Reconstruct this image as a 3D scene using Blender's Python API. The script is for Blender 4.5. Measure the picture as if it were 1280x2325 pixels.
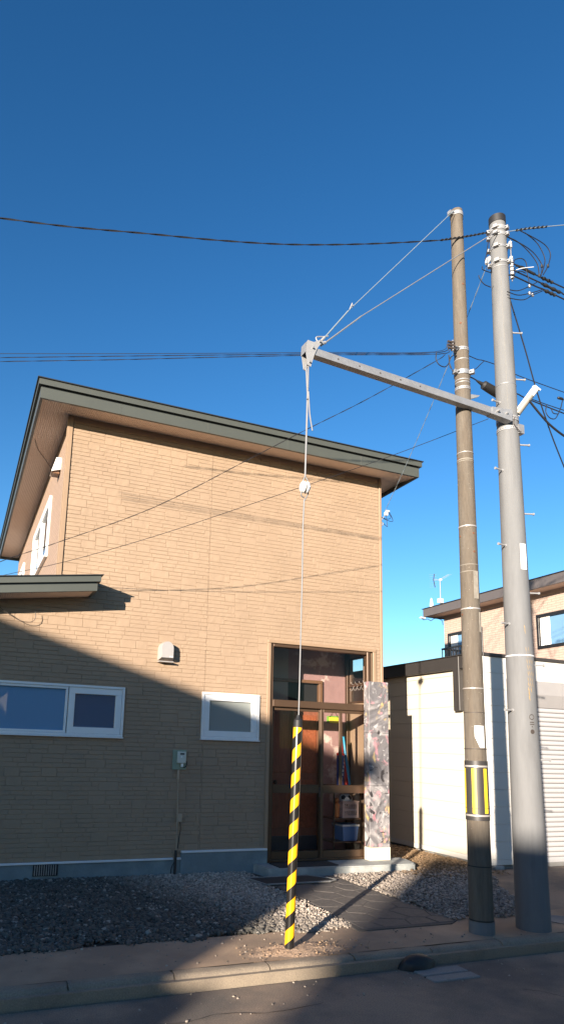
import bpy, bmesh, math, random
import numpy as np
from mathutils import Vector, Matrix

random.seed(7)
rng = np.random.default_rng(7)
scene = bpy.context.scene
for o in list(bpy.data.objects):
    bpy.data.objects.remove(o)
COL = scene.collection

# ---------------------------------------------------------------- camera
cam_d = bpy.data.cameras.new('camera')
cam = bpy.data.objects.new('camera', cam_d)
COL.objects.link(cam)
CR = Vector((0.92561723, -0.37725638, 0.03017209))
CU = Vector((-0.09656146, -0.15832796, 0.98265362))
CF = Vector((0.36593527, 0.91247459, 0.18297952))
cam.matrix_world = Matrix(((CR.x, CU.x, -CF.x, 0.0), (CR.y, CU.y, -CF.y, 0.0), (CR.z, CU.z, -CF.z, 1.6), (0, 0, 0, 1)))
cam_d.sensor_fit = 'VERTICAL'
cam_d.sensor_height = 24.0
cam_d.lens = 24.0 * 1523.889 / 2325.0
cam_d.shift_x = 0.04897
cam_d.shift_y = 0.10566
cam_d.clip_start = 0.05
cam_d.clip_end = 2000.0
scene.camera = cam

# ---------------------------------------------------------------- sky, sun, exposure
AZ = Vector((0.729, 0.6845))            # way the sunlight travels over the ground
SUN_T = 0.19                            # tangent of the sun's elevation
EL = math.atan(SUN_T)
world = bpy.data.worlds.new('World')
scene.world = world
world.use_nodes = True
wn = world.node_tree.nodes
wl = world.node_tree.links
sky = wn.new('ShaderNodeTexSky')
sky.sky_type = 'NISHITA'
sky.sun_disc = False
sky.sun_elevation = EL
sky.sun_rotation = math.atan2(-AZ.x, -AZ.y)
sky.air_density = 1.0
sky.dust_density = 0.2
sky.ozone_density = 2.6
hs = wn.new('ShaderNodeHueSaturation')
hs.inputs['Saturation'].default_value = 1.17
hs.inputs['Hue'].default_value = 0.502
gm = wn.new('ShaderNodeGamma')
gm.inputs['Gamma'].default_value = 1.22
wl.new(sky.outputs[0], gm.inputs['Color'])
wl.new(gm.outputs[0], hs.inputs['Color'])
wl.new(hs.outputs[0], wn['Background'].inputs[0])
wn['Background'].inputs[1].default_value = 0.059
sun_d = bpy.data.lights.new('sun', 'SUN')
sun_d.energy = 5.0
sun_d.angle = math.radians(0.53)
sun_d.color = (1.0, 0.87, 0.72)
sun = bpy.data.objects.new('sun', sun_d)
COL.objects.link(sun)
sun.rotation_euler = Vector((AZ.x * math.cos(EL), AZ.y * math.cos(EL), -math.sin(EL))).to_track_quat('-Z', 'Y').to_euler()
sun.location = (-10, -10, 12)
vs = scene.view_settings
vs.view_transform = 'Standard'
vs.look = 'None'
vs.gamma = 1.0
vs.use_curve_mapping = False
vs.exposure = 1.6

# ---------------------------------------------------------------- materials
MATS = {}


def mat(name, col, rough=0.7, metal=0.0, var=0.12, vscale=6.0, bump=0.0, bscale=60.0, spec=0.5, col2=None, c2scale=2.0, c2lo=0.5, c2hi=0.65, attr=None, stretch=None):
    m = bpy.data.materials.new(name)
    m.use_nodes = True
    nt = m.node_tree
    b = nt.nodes['Principled BSDF']
    b.inputs['Roughness'].default_value = rough
    b.inputs['Metallic'].default_value = metal
    b.inputs['Specular IOR Level'].default_value = spec
    tc = nt.nodes.new('ShaderNodeTexCoord')
    src = tc.outputs['Object']
    if stretch:
        mp = nt.nodes.new('ShaderNodeMapping')
        mp.inputs['Scale'].default_value = stretch
        nt.links.new(src, mp.inputs[0])
        src = mp.outputs[0]
    n1 = nt.nodes.new('ShaderNodeTexNoise')
    n1.inputs['Scale'].default_value = vscale
    n1.inputs['Detail'].default_value = 6.0
    n1.inputs['Roughness'].default_value = 0.65
    nt.links.new(src, n1.inputs['Vector'])
    mr = nt.nodes.new('ShaderNodeMapRange')
    mr.inputs[1].default_value = 0.25
    mr.inputs[2].default_value = 0.75
    mr.inputs[3].default_value = 1.0 - var
    mr.inputs[4].default_value = 1.0 + var
    nt.links.new(n1.outputs[0], mr.inputs[0])
    mul = nt.nodes.new('ShaderNodeVectorMath')
    mul.operation = 'SCALE'
    nt.links.new(mr.outputs[0], mul.inputs['Scale'])
    if attr:
        at = nt.nodes.new('ShaderNodeAttribute')
        at.attribute_name = attr
        nt.links.new(at.outputs['Color'], mul.inputs[0])
    elif col2:
        n2 = nt.nodes.new('ShaderNodeTexNoise')
        n2.inputs['Scale'].default_value = c2scale
        n2.inputs['Detail'].default_value = 8.0
        n2.inputs['Roughness'].default_value = 0.6
        nt.links.new(src, n2.inputs['Vector'])
        r2 = nt.nodes.new('ShaderNodeMapRange')
        r2.inputs[1].default_value = c2lo
        r2.inputs[2].default_value = c2hi
        nt.links.new(n2.outputs[0], r2.inputs[0])
        mx = nt.nodes.new('ShaderNodeMix')
        mx.data_type = 'RGBA'
        mx.inputs[6].default_value = (*col, 1)
        mx.inputs[7].default_value = (*col2, 1)
        nt.links.new(r2.outputs[0], mx.inputs[0])
        nt.links.new(mx.outputs[2], mul.inputs[0])
    else:
        mul.inputs[0].default_value = col
    nt.links.new(mul.outputs[0], b.inputs['Base Color'])
    if bump > 0:
        n3 = nt.nodes.new('ShaderNodeTexNoise')
        n3.inputs['Scale'].default_value = bscale
        n3.inputs['Detail'].default_value = 5.0
        nt.links.new(src, n3.inputs['Vector'])
        bp = nt.nodes.new('ShaderNodeBump')
        bp.inputs['Strength'].default_value = bump
        bp.inputs['Distance'].default_value = 0.01
        nt.links.new(n3.outputs[0], bp.inputs['Height'])
        nt.links.new(bp.outputs[0], b.inputs['Normal'])
    MATS[name] = m
    return m


def nodes_of(m):
    return m.node_tree.nodes, m.node_tree.links, m.node_tree.nodes['Principled BSDF']


def glass(name, tint, gloss=0.12, rough=0.0, body=None, bodyfac=0.0):
    """thin pane: tinted see-through, mirror share by Fresnel, optional diffuse body colour"""
    m = bpy.data.materials.new(name)
    m.use_nodes = True
    nt = m.node_tree
    nt.nodes.clear()
    out = nt.nodes.new('ShaderNodeOutputMaterial')
    tr = nt.nodes.new('ShaderNodeBsdfTransparent')
    tr.inputs[0].default_value = (*tint, 1)
    gl = nt.nodes.new('ShaderNodeBsdfGlossy')
    gl.inputs['Roughness'].default_value = rough
    lw = nt.nodes.new('ShaderNodeLayerWeight')
    lw.inputs[0].default_value = 0.5
    pw = nt.nodes.new('ShaderNodeMath')
    pw.operation = 'POWER'
    pw.inputs[1].default_value = 4.0
    nt.links.new(lw.outputs['Facing'], pw.inputs[0])
    ad = nt.nodes.new('ShaderNodeMath')
    ad.operation = 'MULTIPLY_ADD'
    ad.use_clamp = True
    ad.inputs[1].default_value = 0.9
    ad.inputs[2].default_value = gloss
    nt.links.new(pw.outputs[0], ad.inputs[0])
    base = tr
    if body:
        df = nt.nodes.new('ShaderNodeBsdfDiffuse')
        df.inputs[0].default_value = (*body, 1)
        mb = nt.nodes.new('ShaderNodeMixShader')
        mb.inputs[0].default_value = bodyfac
        nt.links.new(tr.outputs[0], mb.inputs[1])
        nt.links.new(df.outputs[0], mb.inputs[2])
        base = mb
    mx = nt.nodes.new('ShaderNodeMixShader')
    nt.links.new(ad.outputs[0], mx.inputs[0])
    nt.links.new(base.outputs[0], mx.inputs[1])
    nt.links.new(gl.outputs[0], mx.inputs[2])
    nt.links.new(mx.outputs[0], out.inputs[0])
    MATS[name] = m
    return m


mat('siding', (0.288, 0.206, 0.140), 0.75, var=0.07, vscale=2.2, bump=0.4, bscale=75.0, col2=(0.266, 0.188, 0.126), c2scale=0.7, c2lo=0.4, c2hi=0.65)
mat('siding_joint', (0.29, 0.207, 0.14), 0.85, var=0.12, vscale=4.0, bump=0.3, bscale=90)
mat('trim_tan', (0.26, 0.178, 0.115), 0.5, var=0.06)
mat('fascia', (0.062, 0.067, 0.058), 0.38, var=0.08, vscale=1.5)
mat('fascia_dark', (0.012, 0.014, 0.014), 0.4, var=0.1)
mat('roof_metal', (0.02, 0.022, 0.024), 0.45, var=0.15)
mat('vinyl', (0.70, 0.70, 0.70), 0.35, var=0.03)
mat('white_trim', (0.65, 0.65, 0.67), 0.35, var=0.05)
mat('foundation', (0.15, 0.185, 0.20), 0.85, var=0.18, vscale=4, bump=0.4, bscale=50, col2=(0.19, 0.23, 0.235), c2scale=3)
mat('sealant', (0.20, 0.14, 0.092), 0.6)
mat('dark_void', (0.01, 0.01, 0.012), 0.9)
mat('bronze', (0.085, 0.05, 0.03), 0.35, metal=0.35, var=0.1, vscale=4)
mat('bronze_dark', (0.03, 0.02, 0.014), 0.4, metal=0.2, var=0.1)
mat('chrome', (0.42, 0.39, 0.37), 0.32, metal=0.35, var=0.04)
mat('galv', (0.27, 0.275, 0.285), 0.45, metal=0.45, var=0.16, vscale=14, bump=0.1, bscale=40)
mat('galv_light', (0.30, 0.30, 0.305), 0.5, metal=0.3, var=0.1, vscale=14)
mat('cable', (0.010, 0.010, 0.013), 0.5, var=0.05)
mat('cable_grey', (0.16, 0.2, 0.23), 0.5, var=0.05)
mat('strand', (0.23, 0.23, 0.235), 0.45, metal=0.4, var=0.1)
mat('porcelain', (0.58, 0.57, 0.56), 0.2, var=0.03)
mat('rubber', (0.012, 0.012, 0.013), 0.6, var=0.15)
mat('asphalt', (0.125, 0.106, 0.09), 0.9, var=0.5, vscale=110, bump=0.7, bscale=230, col2=(0.27, 0.20, 0.145), c2scale=1.1, c2lo=0.42, c2hi=0.62)
mat('walk', (0.25, 0.18, 0.125), 0.92, var=0.25, vscale=150, bump=0.5, bscale=160, col2=(0.42, 0.295, 0.195), c2scale=1.3, c2lo=0.42, c2hi=0.68)
mat('soil', (0.07, 0.055, 0.042), 0.95, var=0.4, vscale=30, bump=0.8, bscale=60)
mat('sand', (0.36, 0.25, 0.17), 0.95, var=0.3, vscale=60, bump=1.0, bscale=90)
mat('kerb', (0.235, 0.19, 0.14), 0.9, var=0.28, vscale=90, bump=0.6, bscale=120, col2=(0.16, 0.13, 0.10), c2scale=3.0, c2lo=0.45, c2hi=0.7)
mat('slab', (0.20, 0.195, 0.185), 0.9, var=0.2, vscale=60, bump=0.4, bscale=90)
mat('step', (0.24, 0.255, 0.25), 0.85, var=0.14, vscale=7, bump=0.3, bscale=70, col2=(0.34, 0.35, 0.33), c2scale=3)
mat('paver', (0.105, 0.092, 0.082), 0.85, var=0.25, vscale=20, bump=0.5, bscale=60)
mat('paver_joint', (0.09, 0.08, 0.07), 0.95, var=0.2)
mat('mat_dark', (0.020, 0.020, 0.022), 0.95, var=0.2, vscale=60, bump=0.6, bscale=150)
mat('stone', (0.2, 0.2, 0.2), 0.85, var=0.25, vscale=40, bump=0.3, bscale=120, attr='col')
mat('concrete_new', (0.138, 0.141, 0.146), 0.8, var=0.10, vscale=3.5, bump=0.15, bscale=60, col2=(0.118, 0.12, 0.124), c2scale=1.4, c2lo=0.5, c2hi=0.7, stretch=(6, 6, 0.8))
mat('concrete_old', (0.115, 0.097, 0.077), 0.85, var=0.22, vscale=9, bump=0.55, bscale=90, col2=(0.10, 0.08, 0.06), c2scale=2.0, c2lo=0.42, c2hi=0.62, stretch=(5, 5, 0.7))
mat('concrete_chip', (0.22, 0.20, 0.17), 0.9, var=0.2, vscale=20)
mat('wire_dark', (0.045, 0.035, 0.03), 0.6)
mat('rust', (0.13, 0.055, 0.03), 0.9, var=0.3, vscale=40)
mat('guard_grey', (0.034, 0.031, 0.03), 0.5, var=0.06)
mat('guard_yellow', (0.78, 0.54, 0.03), 0.4, var=0.05)
mat('paper_white', (0.80, 0.80, 0.78), 0.5, var=0.04)
mat('ink', (0.02, 0.02, 0.02), 0.6)
mat('mud', (0.30, 0.20, 0.08), 0.9, var=0.3, vscale=30)
mat('garage_white', (0.54, 0.49, 0.40), 0.5, var=0.03, vscale=1.5, bump=0.05, bscale=20)
mat('garage_front', (0.54, 0.525, 0.49), 0.45, var=0.03, vscale=1.5)
mat('garage_fascia', (0.030, 0.027, 0.026), 0.5, var=0.1)
mat('shutter', (0.36, 0.355, 0.36), 0.4, var=0.04)
mat('shutter_box', (0.27, 0.26, 0.26), 0.45, var=0.05)
mat('tile_pink', (0.50, 0.33, 0.245), 0.7, var=0.1, vscale=5, bump=0.4, bscale=60)
mat('tile_joint', (0.36, 0.24, 0.18), 0.85)
mat('bg_fascia', (0.085, 0.075, 0.075), 0.5, var=0.06)
mat('bg_soffit', (0.55, 0.40, 0.31), 0.7, var=0.05)
mat('bg_frame', (0.012, 0.011, 0.012), 0.4)
mat('curtain', (0.70, 0.69, 0.66), 0.9, var=0.06, vscale=10)
mat('bg_inside', (0.10, 0.11, 0.13), 0.8)
mat('plaster_pink', (0.30, 0.185, 0.18), 0.8, var=0.12, vscale=5, bump=0.5, bscale=14, col2=(0.56, 0.46, 0.42), c2scale=2.6, c2lo=0.60, c2hi=0.66)
mat('plaster_plain', (0.30, 0.27, 0.24), 0.85, var=0.08, vscale=4, bump=0.2, bscale=30)
mat('wood_red', (0.25, 0.088, 0.05), 0.5, var=0.3, vscale=5, bump=0.15, bscale=40, stretch=(10, 10, 1.0))
mat('wood_panel', (0.30, 0.085, 0.035), 0.55, var=0.3, vscale=24, bump=0.9, bscale=45)
mat('wood_trim', (0.16, 0.085, 0.045), 0.45, var=0.2, vscale=5, stretch=(8, 8, 1.0))
mat('tile_floor', (0.10, 0.085, 0.08), 0.6, var=0.15)
mat('kick', (0.07, 0.07, 0.08), 0.4, metal=0.4, var=0.1)
mat('plastic_red', (0.62, 0.03, 0.02), 0.35, var=0.03)
mat('plastic_blue', (0.03, 0.30, 0.50), 0.35, var=0.03)
mat('plastic_navy', (0.05, 0.09, 0.28), 0.4, var=0.03)
mat('plastic_tub', (0.14, 0.25, 0.50), 0.35, var=0.04)
mat('plastic_pink', (0.70, 0.50, 0.44), 0.45, var=0.03)
mat('plastic_white', (0.75, 0.73, 0.70), 0.4, var=0.03)
mat('plastic_yellow', (0.62, 0.55, 0.05), 0.5, var=0.05)
mat('plastic_green', (0.16, 0.38, 0.04), 0.5, var=0.05)
mat('plastic_orange', (0.60, 0.20, 0.06), 0.5, var=0.05)
mat('ball_black', (0.02, 0.02, 0.02), 0.4)
mat('meter_plate', (0.22, 0.27, 0.20), 0.6, var=0.06)
mat('meter_box', (0.50, 0.50, 0.44), 0.5, var=0.05)
mat('meter_dark', (0.05, 0.05, 0.05), 0.4)
mat('pipe_tan', (0.33, 0.26, 0.19), 0.5, var=0.06)
mat('lamp_tube', (0.26, 0.24, 0.21), 0.35, var=0.05)
mat('house_wall_grey', (0.42, 0.40, 0.37), 0.8, var=0.08)
mat('house_wall_cream', (0.5, 0.45, 0.36), 0.8, var=0.08)
mat('leafmould', (0.20, 0.13, 0.07), 0.95, var=0.35, vscale=40)

glass('pane_clear', (0.92, 0.91, 0.90), gloss=0.012)
glass('pane_sky_tint', (0.05, 0.055, 0.06), gloss=0.05, rough=0.01, body=(0.15, 0.29, 0.46), bodyfac=0.85)  # blue body paints the sky's reflection into the pane
glass('pane_frost', (0.03, 0.03, 0.03), gloss=0.05, rough=0.12, body=(0.26, 0.28, 0.27), bodyfac=0.85)
glass('pane_mirror', (0.03, 0.035, 0.04), gloss=0.14, rough=0.0, body=(0.04, 0.10, 0.20), bodyfac=0.8)  # real gloss, plus a bluish body painted as reflected sky
glass('pane_bg', (0.75, 0.78, 0.80), gloss=0.10)

# soffit with fine ribs
m = mat('soffit', (0.68, 0.545, 0.455), 0.7, var=0.04)
n, l, b = nodes_of(m)
tc = n.new('ShaderNodeTexCoord')
wv = n.new('ShaderNodeTexWave')
wv.inputs['Scale'].default_value = 12.0
wv.bands_direction = 'X'
l.new(tc.outputs['Object'], wv.inputs['Vector'])
bp = n.new('ShaderNodeBump')
bp.inputs['Strength'].default_value = 0.35
bp.inputs['Distance'].default_value = 0.01
l.new(wv.outputs[0], bp.inputs['Height'])
l.new(bp.outputs[0], b.inputs['Normal'])


def brick_mat(name, c1, c2, mortar, w, h, msize, axis):
    m = mat(name, c1, 0.75, var=0.1, vscale=3, bump=0.3, bscale=70)
    n, l, b = nodes_of(m)
    tc = n.new('ShaderNodeTexCoord')
    sp = n.new('ShaderNodeSeparateXYZ')
    cb = n.new('ShaderNodeCombineXYZ')
    l.new(tc.outputs['Object'], sp.inputs[0])
    l.new(sp.outputs[axis], cb.inputs[0])
    l.new(sp.outputs[2], cb.inputs[1])
    br = n.new('ShaderNodeTexBrick')
    br.inputs['Scale'].default_value = 1.0
    br.inputs['Color1'].default_value = (*c1, 1)
    br.inputs['Color2'].default_value = (*c2, 1)
    br.inputs['Mortar'].default_value = (*mortar, 1)
    br.inputs['Mortar Size'].default_value = msize
    br.inputs['Brick Width'].default_value = w
    br.inputs['Row Height'].default_value = h
    l.new(cb.outputs[0], br.inputs['Vector'])
    l.new(br.outputs['Color'], b.inputs['Base Color'])
    bp = n.new('ShaderNodeBump')
    bp.invert = True
    bp.inputs['Strength'].default_value = 0.7
    bp.inputs['Distance'].default_value = 0.01
    l.new(br.outputs['Fac'], bp.inputs['Height'])
    l.new(bp.outputs[0], b.inputs['Normal'])
    return m


brick_mat('siding_far', (0.28, 0.195, 0.145), (0.26, 0.182, 0.135), (0.18, 0.125, 0.09), 0.22, 0.0575, 0.006, 1)
brick_mat('tile_wall', (0.40, 0.30, 0.25), (0.37, 0.275, 0.23), (0.31, 0.23, 0.19), 0.23, 0.055, 0.006, 1)

# black and yellow spiral of the guy guard
m = mat('spiral', (0.8, 0.5, 0.02), 0.28, var=0.03)
n, l, b = nodes_of(m)
tc = n.new('ShaderNodeTexCoord')
sp = n.new('ShaderNodeSeparateXYZ')
l.new(tc.outputs['Object'], sp.inputs[0])
at = n.new('ShaderNodeMath'); at.operation = 'ARCTAN2'
l.new(sp.outputs[1], at.inputs[0]); l.new(sp.outputs[0], at.inputs[1])
d1 = n.new('ShaderNodeMath'); d1.operation = 'DIVIDE'; d1.inputs[1].default_value = 2 * math.pi
l.new(at.outputs[0], d1.inputs[0])
d2 = n.new('ShaderNodeMath'); d2.operation = 'DIVIDE'; d2.inputs[1].default_value = 0.204
l.new(sp.outputs[2], d2.inputs[0])
su = n.new('ShaderNodeMath'); su.operation = 'SUBTRACT'
l.new(d2.outputs[0], su.inputs[0]); l.new(d1.outputs[0], su.inputs[1])
ad = n.new('ShaderNodeMath'); ad.operation = 'ADD'; ad.inputs[1].default_value = 10.30
l.new(su.outputs[0], ad.inputs[0])
fr = n.new('ShaderNodeMath'); fr.operation = 'FRACT'
l.new(ad.outputs[0], fr.inputs[0])
gt = n.new('ShaderNodeMath'); gt.operation = 'GREATER_THAN'; gt.inputs[1].default_value = 0.5
l.new(fr.outputs[0], gt.inputs[0])
mx = n.new('ShaderNodeMix'); mx.data_type = 'RGBA'
mx.inputs[6].default_value = (0.012, 0.011, 0.011, 1)
mx.inputs[7].default_value = (0.80, 0.38, 0.010, 1)
l.new(gt.outputs[0], mx.inputs[0])
l.new(mx.outputs[2], b.inputs['Base Color'])

# marbled, painted plaster of the pillar
m = mat('marble_paint', (0.2, 0.2, 0.2), 0.6, var=0.1)
n, l, b = nodes_of(m)
tc = n.new('ShaderNodeTexCoord')


def marble_layer(scale, off, dist, lo, hi):
    mp = n.new('ShaderNodeMapping')
    mp.inputs['Location'].default_value = off
    l.new(tc.outputs['Object'], mp.inputs[0])
    t = n.new('ShaderNodeTexNoise')
    t.inputs['Scale'].default_value = scale
    t.inputs['Detail'].default_value = 4.0
    t.inputs['Distortion'].default_value = dist
    l.new(mp.outputs[0], t.inputs['Vector'])
    r = n.new('ShaderNodeMapRange')
    r.inputs[1].default_value = lo
    r.inputs[2].default_value = hi
    l.new(t.outputs[0], r.inputs[0])
    return t, r


prev = None
hgt = None
for colr, sc, off, di, lo, hi in (((0.30, 0.28, 0.278), 2.3, (3, 1, 2), 2.6, 0.50, 0.66), ((0.46, 0.20, 0.23), 2.6, (9, 4, 1.3), 2.4, 0.58, 0.68),
                                  ((0.44, 0.32, 0.14), 2.5, (1.5, 7, 5), 2.6, 0.60, 0.69), ((0.36, 0.345, 0.34), 4.0, (7.3, 3, 4), 3.5, 0.60, 0.66), ((0.035, 0.03, 0.032), 3.2, (5, 2, 8.5), 3.6, 0.62, 0.67)):
    t, r = marble_layer(sc, off, di, lo, hi)
    mx = n.new('ShaderNodeMix'); mx.data_type = 'RGBA'
    if prev is None:
        mx.inputs[6].default_value = (0.135, 0.127, 0.132, 1)
    else:
        l.new(prev, mx.inputs[6])
    mx.inputs[7].default_value = (*colr, 1)
    l.new(r.outputs[0], mx.inputs[0])
    prev = mx.outputs[2]
    hgt = hgt or t.outputs[0]
l.new(prev, b.inputs['Base Color'])
bp = n.new('ShaderNodeBump')
bp.inputs['Strength'].default_value = 0.9
bp.inputs['Distance'].default_value = 0.05
l.new(hgt, bp.inputs['Height'])
l.new(bp.outputs[0], b.inputs['Normal'])

# ---------------------------------------------------------------- mesh tools
ORG = {}


class MB:
    def __init__(self):
        self.v = []
        self.f = []
        self.m = []

    def add(self, vs, fs, mi=0):
        k = len(self.v)
        self.v.extend([tuple(p) for p in vs])
        self.f.extend([tuple(i + k for i in f) for f in fs])
        self.m.extend([mi] * len(fs))
        return self

    def box(self, a, b, mi=0, M=None):
        x0, y0, z0 = a
        x1, y1, z1 = b
        vs = [(x0, y0, z0), (x1, y0, z0), (x1, y1, z0), (x0, y1, z0), (x0, y0, z1), (x1, y0, z1), (x1, y1, z1), (x0, y1, z1)]
        if M is not None:
            vs = [M @ Vector(p) for p in vs]
        return self.add(vs, [(0, 3, 2, 1), (4, 5, 6, 7), (0, 1, 5, 4), (1, 2, 6, 5), (2, 3, 7, 6), (3, 0, 4, 7)], mi)

    def bbox(self, a, b, c=0.004, mi=0):
        """box with chamfered edges"""
        bm = bmesh.new()
        bmesh.ops.create_cube(bm, size=1.0)
        for v in bm.verts:
            v.co = Vector([(a[i] + b[i]) / 2 + v.co[i] * (b[i] - a[i]) for i in range(3)])
        bmesh.ops.bevel(bm, geom=bm.edges[:], offset=c, segments=1, affect='EDGES', profile=0.5)
        bm.verts.ensure_lookup_table()
        bm.verts.index_update()
        self.add([v.co[:] for v in bm.verts], [[v.index for v in f.verts] for f in bm.faces], mi)
        bm.free()
        return self

    def prism(self, poly, axis, a, b, mi=0):
        """polygon of 2-D points extruded along axis 0,1,2 from a to b"""
        n = len(poly)

        def pt(p, t):
            q = [p[0], p[1]]
            q.insert(axis, t)
            return tuple(q)
        vs = [pt(p, a) for p in poly] + [pt(p, b) for p in poly]
        fs = [tuple(range(n - 1, -1, -1)), tuple(range(n, 2 * n))]
        fs += [(i, (i + 1) % n, n + (i + 1) % n, n + i) for i in range(n)]
        return self.add(vs, fs, mi)

    def tube(self, pts, r, n=8, mi=0, caps=True):
        pts = [Vector(p) for p in pts]
        rs = r if isinstance(r, (list, tuple)) else [r] * len(pts)
        vs = []
        up = None
        for i, p in enumerate(pts):
            d = (pts[min(i + 1, len(pts) - 1)] - pts[max(i - 1, 0)])
            d = d.normalized() if d.length > 1e-9 else Vector((0, 0, 1))
            if up is None:
                up = Vector((0, 0, 1)) if abs(d.z) < 0.9 else Vector((1, 0, 0))
            s = d.cross(up)
            if s.length < 1e-6:
                s = d.orthogonal()
            s.normalize()
            t = s.cross(d).normalized()
            up = t
            for k in range(n):
                a = 2 * math.pi * k / n
                vs.append(p + (s * math.cos(a) + t * math.sin(a)) * rs[i])
        fs = []
        for i in range(len(pts) - 1):
            for k in range(n):
                fs.append((i * n + k, i * n + (k + 1) % n, (i + 1) * n + (k + 1) % n, (i + 1) * n + k))
        if caps:
            fs.append(tuple(range(n - 1, -1, -1)))
            fs.append(tuple((len(pts) - 1) * n + k for k in range(n)))
        return self.add(vs, fs, mi)

    def ring(self, c, r0, r1, z0, z1, n=28, mi=0, a0=0.0, a1=2 * math.pi):
        """band round a vertical axis"""
        full = abs(a1 - a0 - 2 * math.pi) < 1e-6
        vs = []
        m = n if full else n + 1
        for k in range(m):
            a = a0 + (a1 - a0) * k / n
            ca, sa = math.cos(a), math.sin(a)
            for r, z in ((r0, z0), (r1, z0), (r1, z1), (r0, z1)):
                vs.append((c[0] + r * ca, c[1] + r * sa, z))
        fs = []
        for k in range(n):
            i, j = k * 4, ((k + 1) % m) * 4
            for q in range(4):
                fs.append((i + q, j + q, j + (q + 1) % 4, i + (q + 1) % 4))
        if not full:
            fs.append((0, 1, 2, 3))
            e = n * 4
            fs.append((e + 3, e + 2, e + 1, e))
        return self.add(vs, fs, mi)

    def lathe(self, prof, c, n=28, mi=0, M=None):
        vs = []
        for r, z in prof:
            for k in range(n):
                a = 2 * math.pi * k / n
                p = Vector((r * math.cos(a), r * math.sin(a), z))
                if M is not None:
                    p = M @ p
                vs.append(p + Vector(c))
        fs = []
        for i in range(len(prof) - 1):
            for k in range(n):
                fs.append((i * n + k, i * n + (k + 1) % n, (i + 1) * n + (k + 1) % n, (i + 1) * n + k))
        fs.append(tuple(range(n - 1, -1, -1)))
        fs.append(tuple((len(prof) - 1) * n + k for k in range(n)))
        return self.add(vs, fs, mi)

    def build(self, name, mats, parent=None, smooth=False, loc=None):
        o = (0, 0, 0)
        if parent is not None:
            o = ORG[parent.name]
        elif loc is not None:
            o = loc
        me = bpy.data.meshes.new(name)
        ov = Vector(o)
        me.from_pydata([tuple(Vector(p) - ov) for p in self.v], [], self.f)
        if not isinstance(mats, (list, tuple)):
            mats = [mats]
        for mm in mats:
            me.materials.append(MATS[mm])
        me.polygons.foreach_set('material_index', self.m)
        if smooth:
            me.polygons.foreach_set('use_smooth', [True] * len(me.polygons))
            try:
                me.set_sharp_from_angle(angle=math.radians(38))
            except Exception:
                pass
        me.update()
        ob = bpy.data.objects.new(name, me)
        COL.objects.link(ob)
        ORG[ob.name] = tuple(o)
        if parent is not None:
            ob.parent = parent
        else:
            ob.location = o
        return ob


def thing(name, loc, label, cat, group=None):
    e = bpy.data.objects.new(name, None)
    COL.objects.link(e)
    e.empty_display_size = 0.2
    e.location = loc
    ORG[e.name] = tuple(loc)
    e['label'] = label
    e['category'] = cat
    if group:
        e['group'] = group
    return e


def tag(o, label, cat, group=None):
    o['label'] = label
    o['category'] = cat
    if group:
        o['group'] = group
    return o


def struct(o):
    o['kind'] = 'structure'
    return o


def stuff(o):
    o['kind'] = 'stuff'
    return o


def wall_mesh(mb, x0, x1, z0, z1, y0, y1, holes, axis=0, mi=0):
    """wall slab along axis (0: X, 1: Y) with rectangular openings (u0,u1,z0,z1)"""
    us = sorted({x0, x1, *[min(max(h[i], x0), x1) for h in holes for i in (0, 1)]})
    zs = sorted({z0, z1, *[min(max(h[i], z0), z1) for h in holes for i in (2, 3)]})

    def solid(i, j):
        if i < 0 or j < 0 or i >= len(us) - 1 or j >= len(zs) - 1:
            return False
        cu, cz = (us[i] + us[i + 1]) / 2, (zs[j] + zs[j + 1]) / 2
        return not any(h[0] < cu < h[1] and h[2] < cz < h[3] for h in holes)

    def P(u, y, z):
        return (u, y, z) if axis == 0 else (y, u, z)
    for i in range(len(us) - 1):
        for j in range(len(zs) - 1):
            if not solid(i, j):
                continue
            a, b, c, d = us[i], us[i + 1], zs[j], zs[j + 1]
            mb.add([P(a, y0, c), P(b, y0, c), P(b, y0, d), P(a, y0, d)], [(0, 1, 2, 3)], mi)
            mb.add([P(a, y1, c), P(b, y1, c), P(b, y1, d), P(a, y1, d)], [(3, 2, 1, 0)], mi)
            if not solid(i - 1, j):
                mb.add([P(a, y0, c), P(a, y1, c), P(a, y1, d), P(a, y0, d)], [(3, 2, 1, 0)], mi)
            if not solid(i + 1, j):
                mb.add([P(b, y0, c), P(b, y1, c), P(b, y1, d), P(b, y0, d)], [(0, 1, 2, 3)], mi)
            if not solid(i, j - 1):
                mb.add([P(a, y0, c), P(b, y0, c), P(b, y1, c), P(a, y1, c)], [(3, 2, 1, 0)], mi)
            if not solid(i, j + 1):
                mb.add([P(a, y0, d), P(b, y0, d), P(b, y1, d), P(a, y1, d)], [(0, 1, 2, 3)], mi)
    return mb


def frame_bars(mb, u0, u1, z0, z1, w, y0, y1, axis=0, mi=0):
    """four butted bars of a rectangular frame"""
    def B(a, b, c, d):
        if axis == 0:
            mb.bbox((a, y0, c), (b, y1, d), min(0.004, w * 0.2), mi)
        else:
            mb.bbox((y0, a, c), (y1, b, d), min(0.004, w * 0.2), mi)
    B(u0, u1, z1 - w, z1)
    B(u0, u1, z0, z0 + w)
    B(u0, u0 + w, z0 + w, z1 - w)
    B(u1 - w, u1, z0 + w, z1 - w)
    return mb


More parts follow.
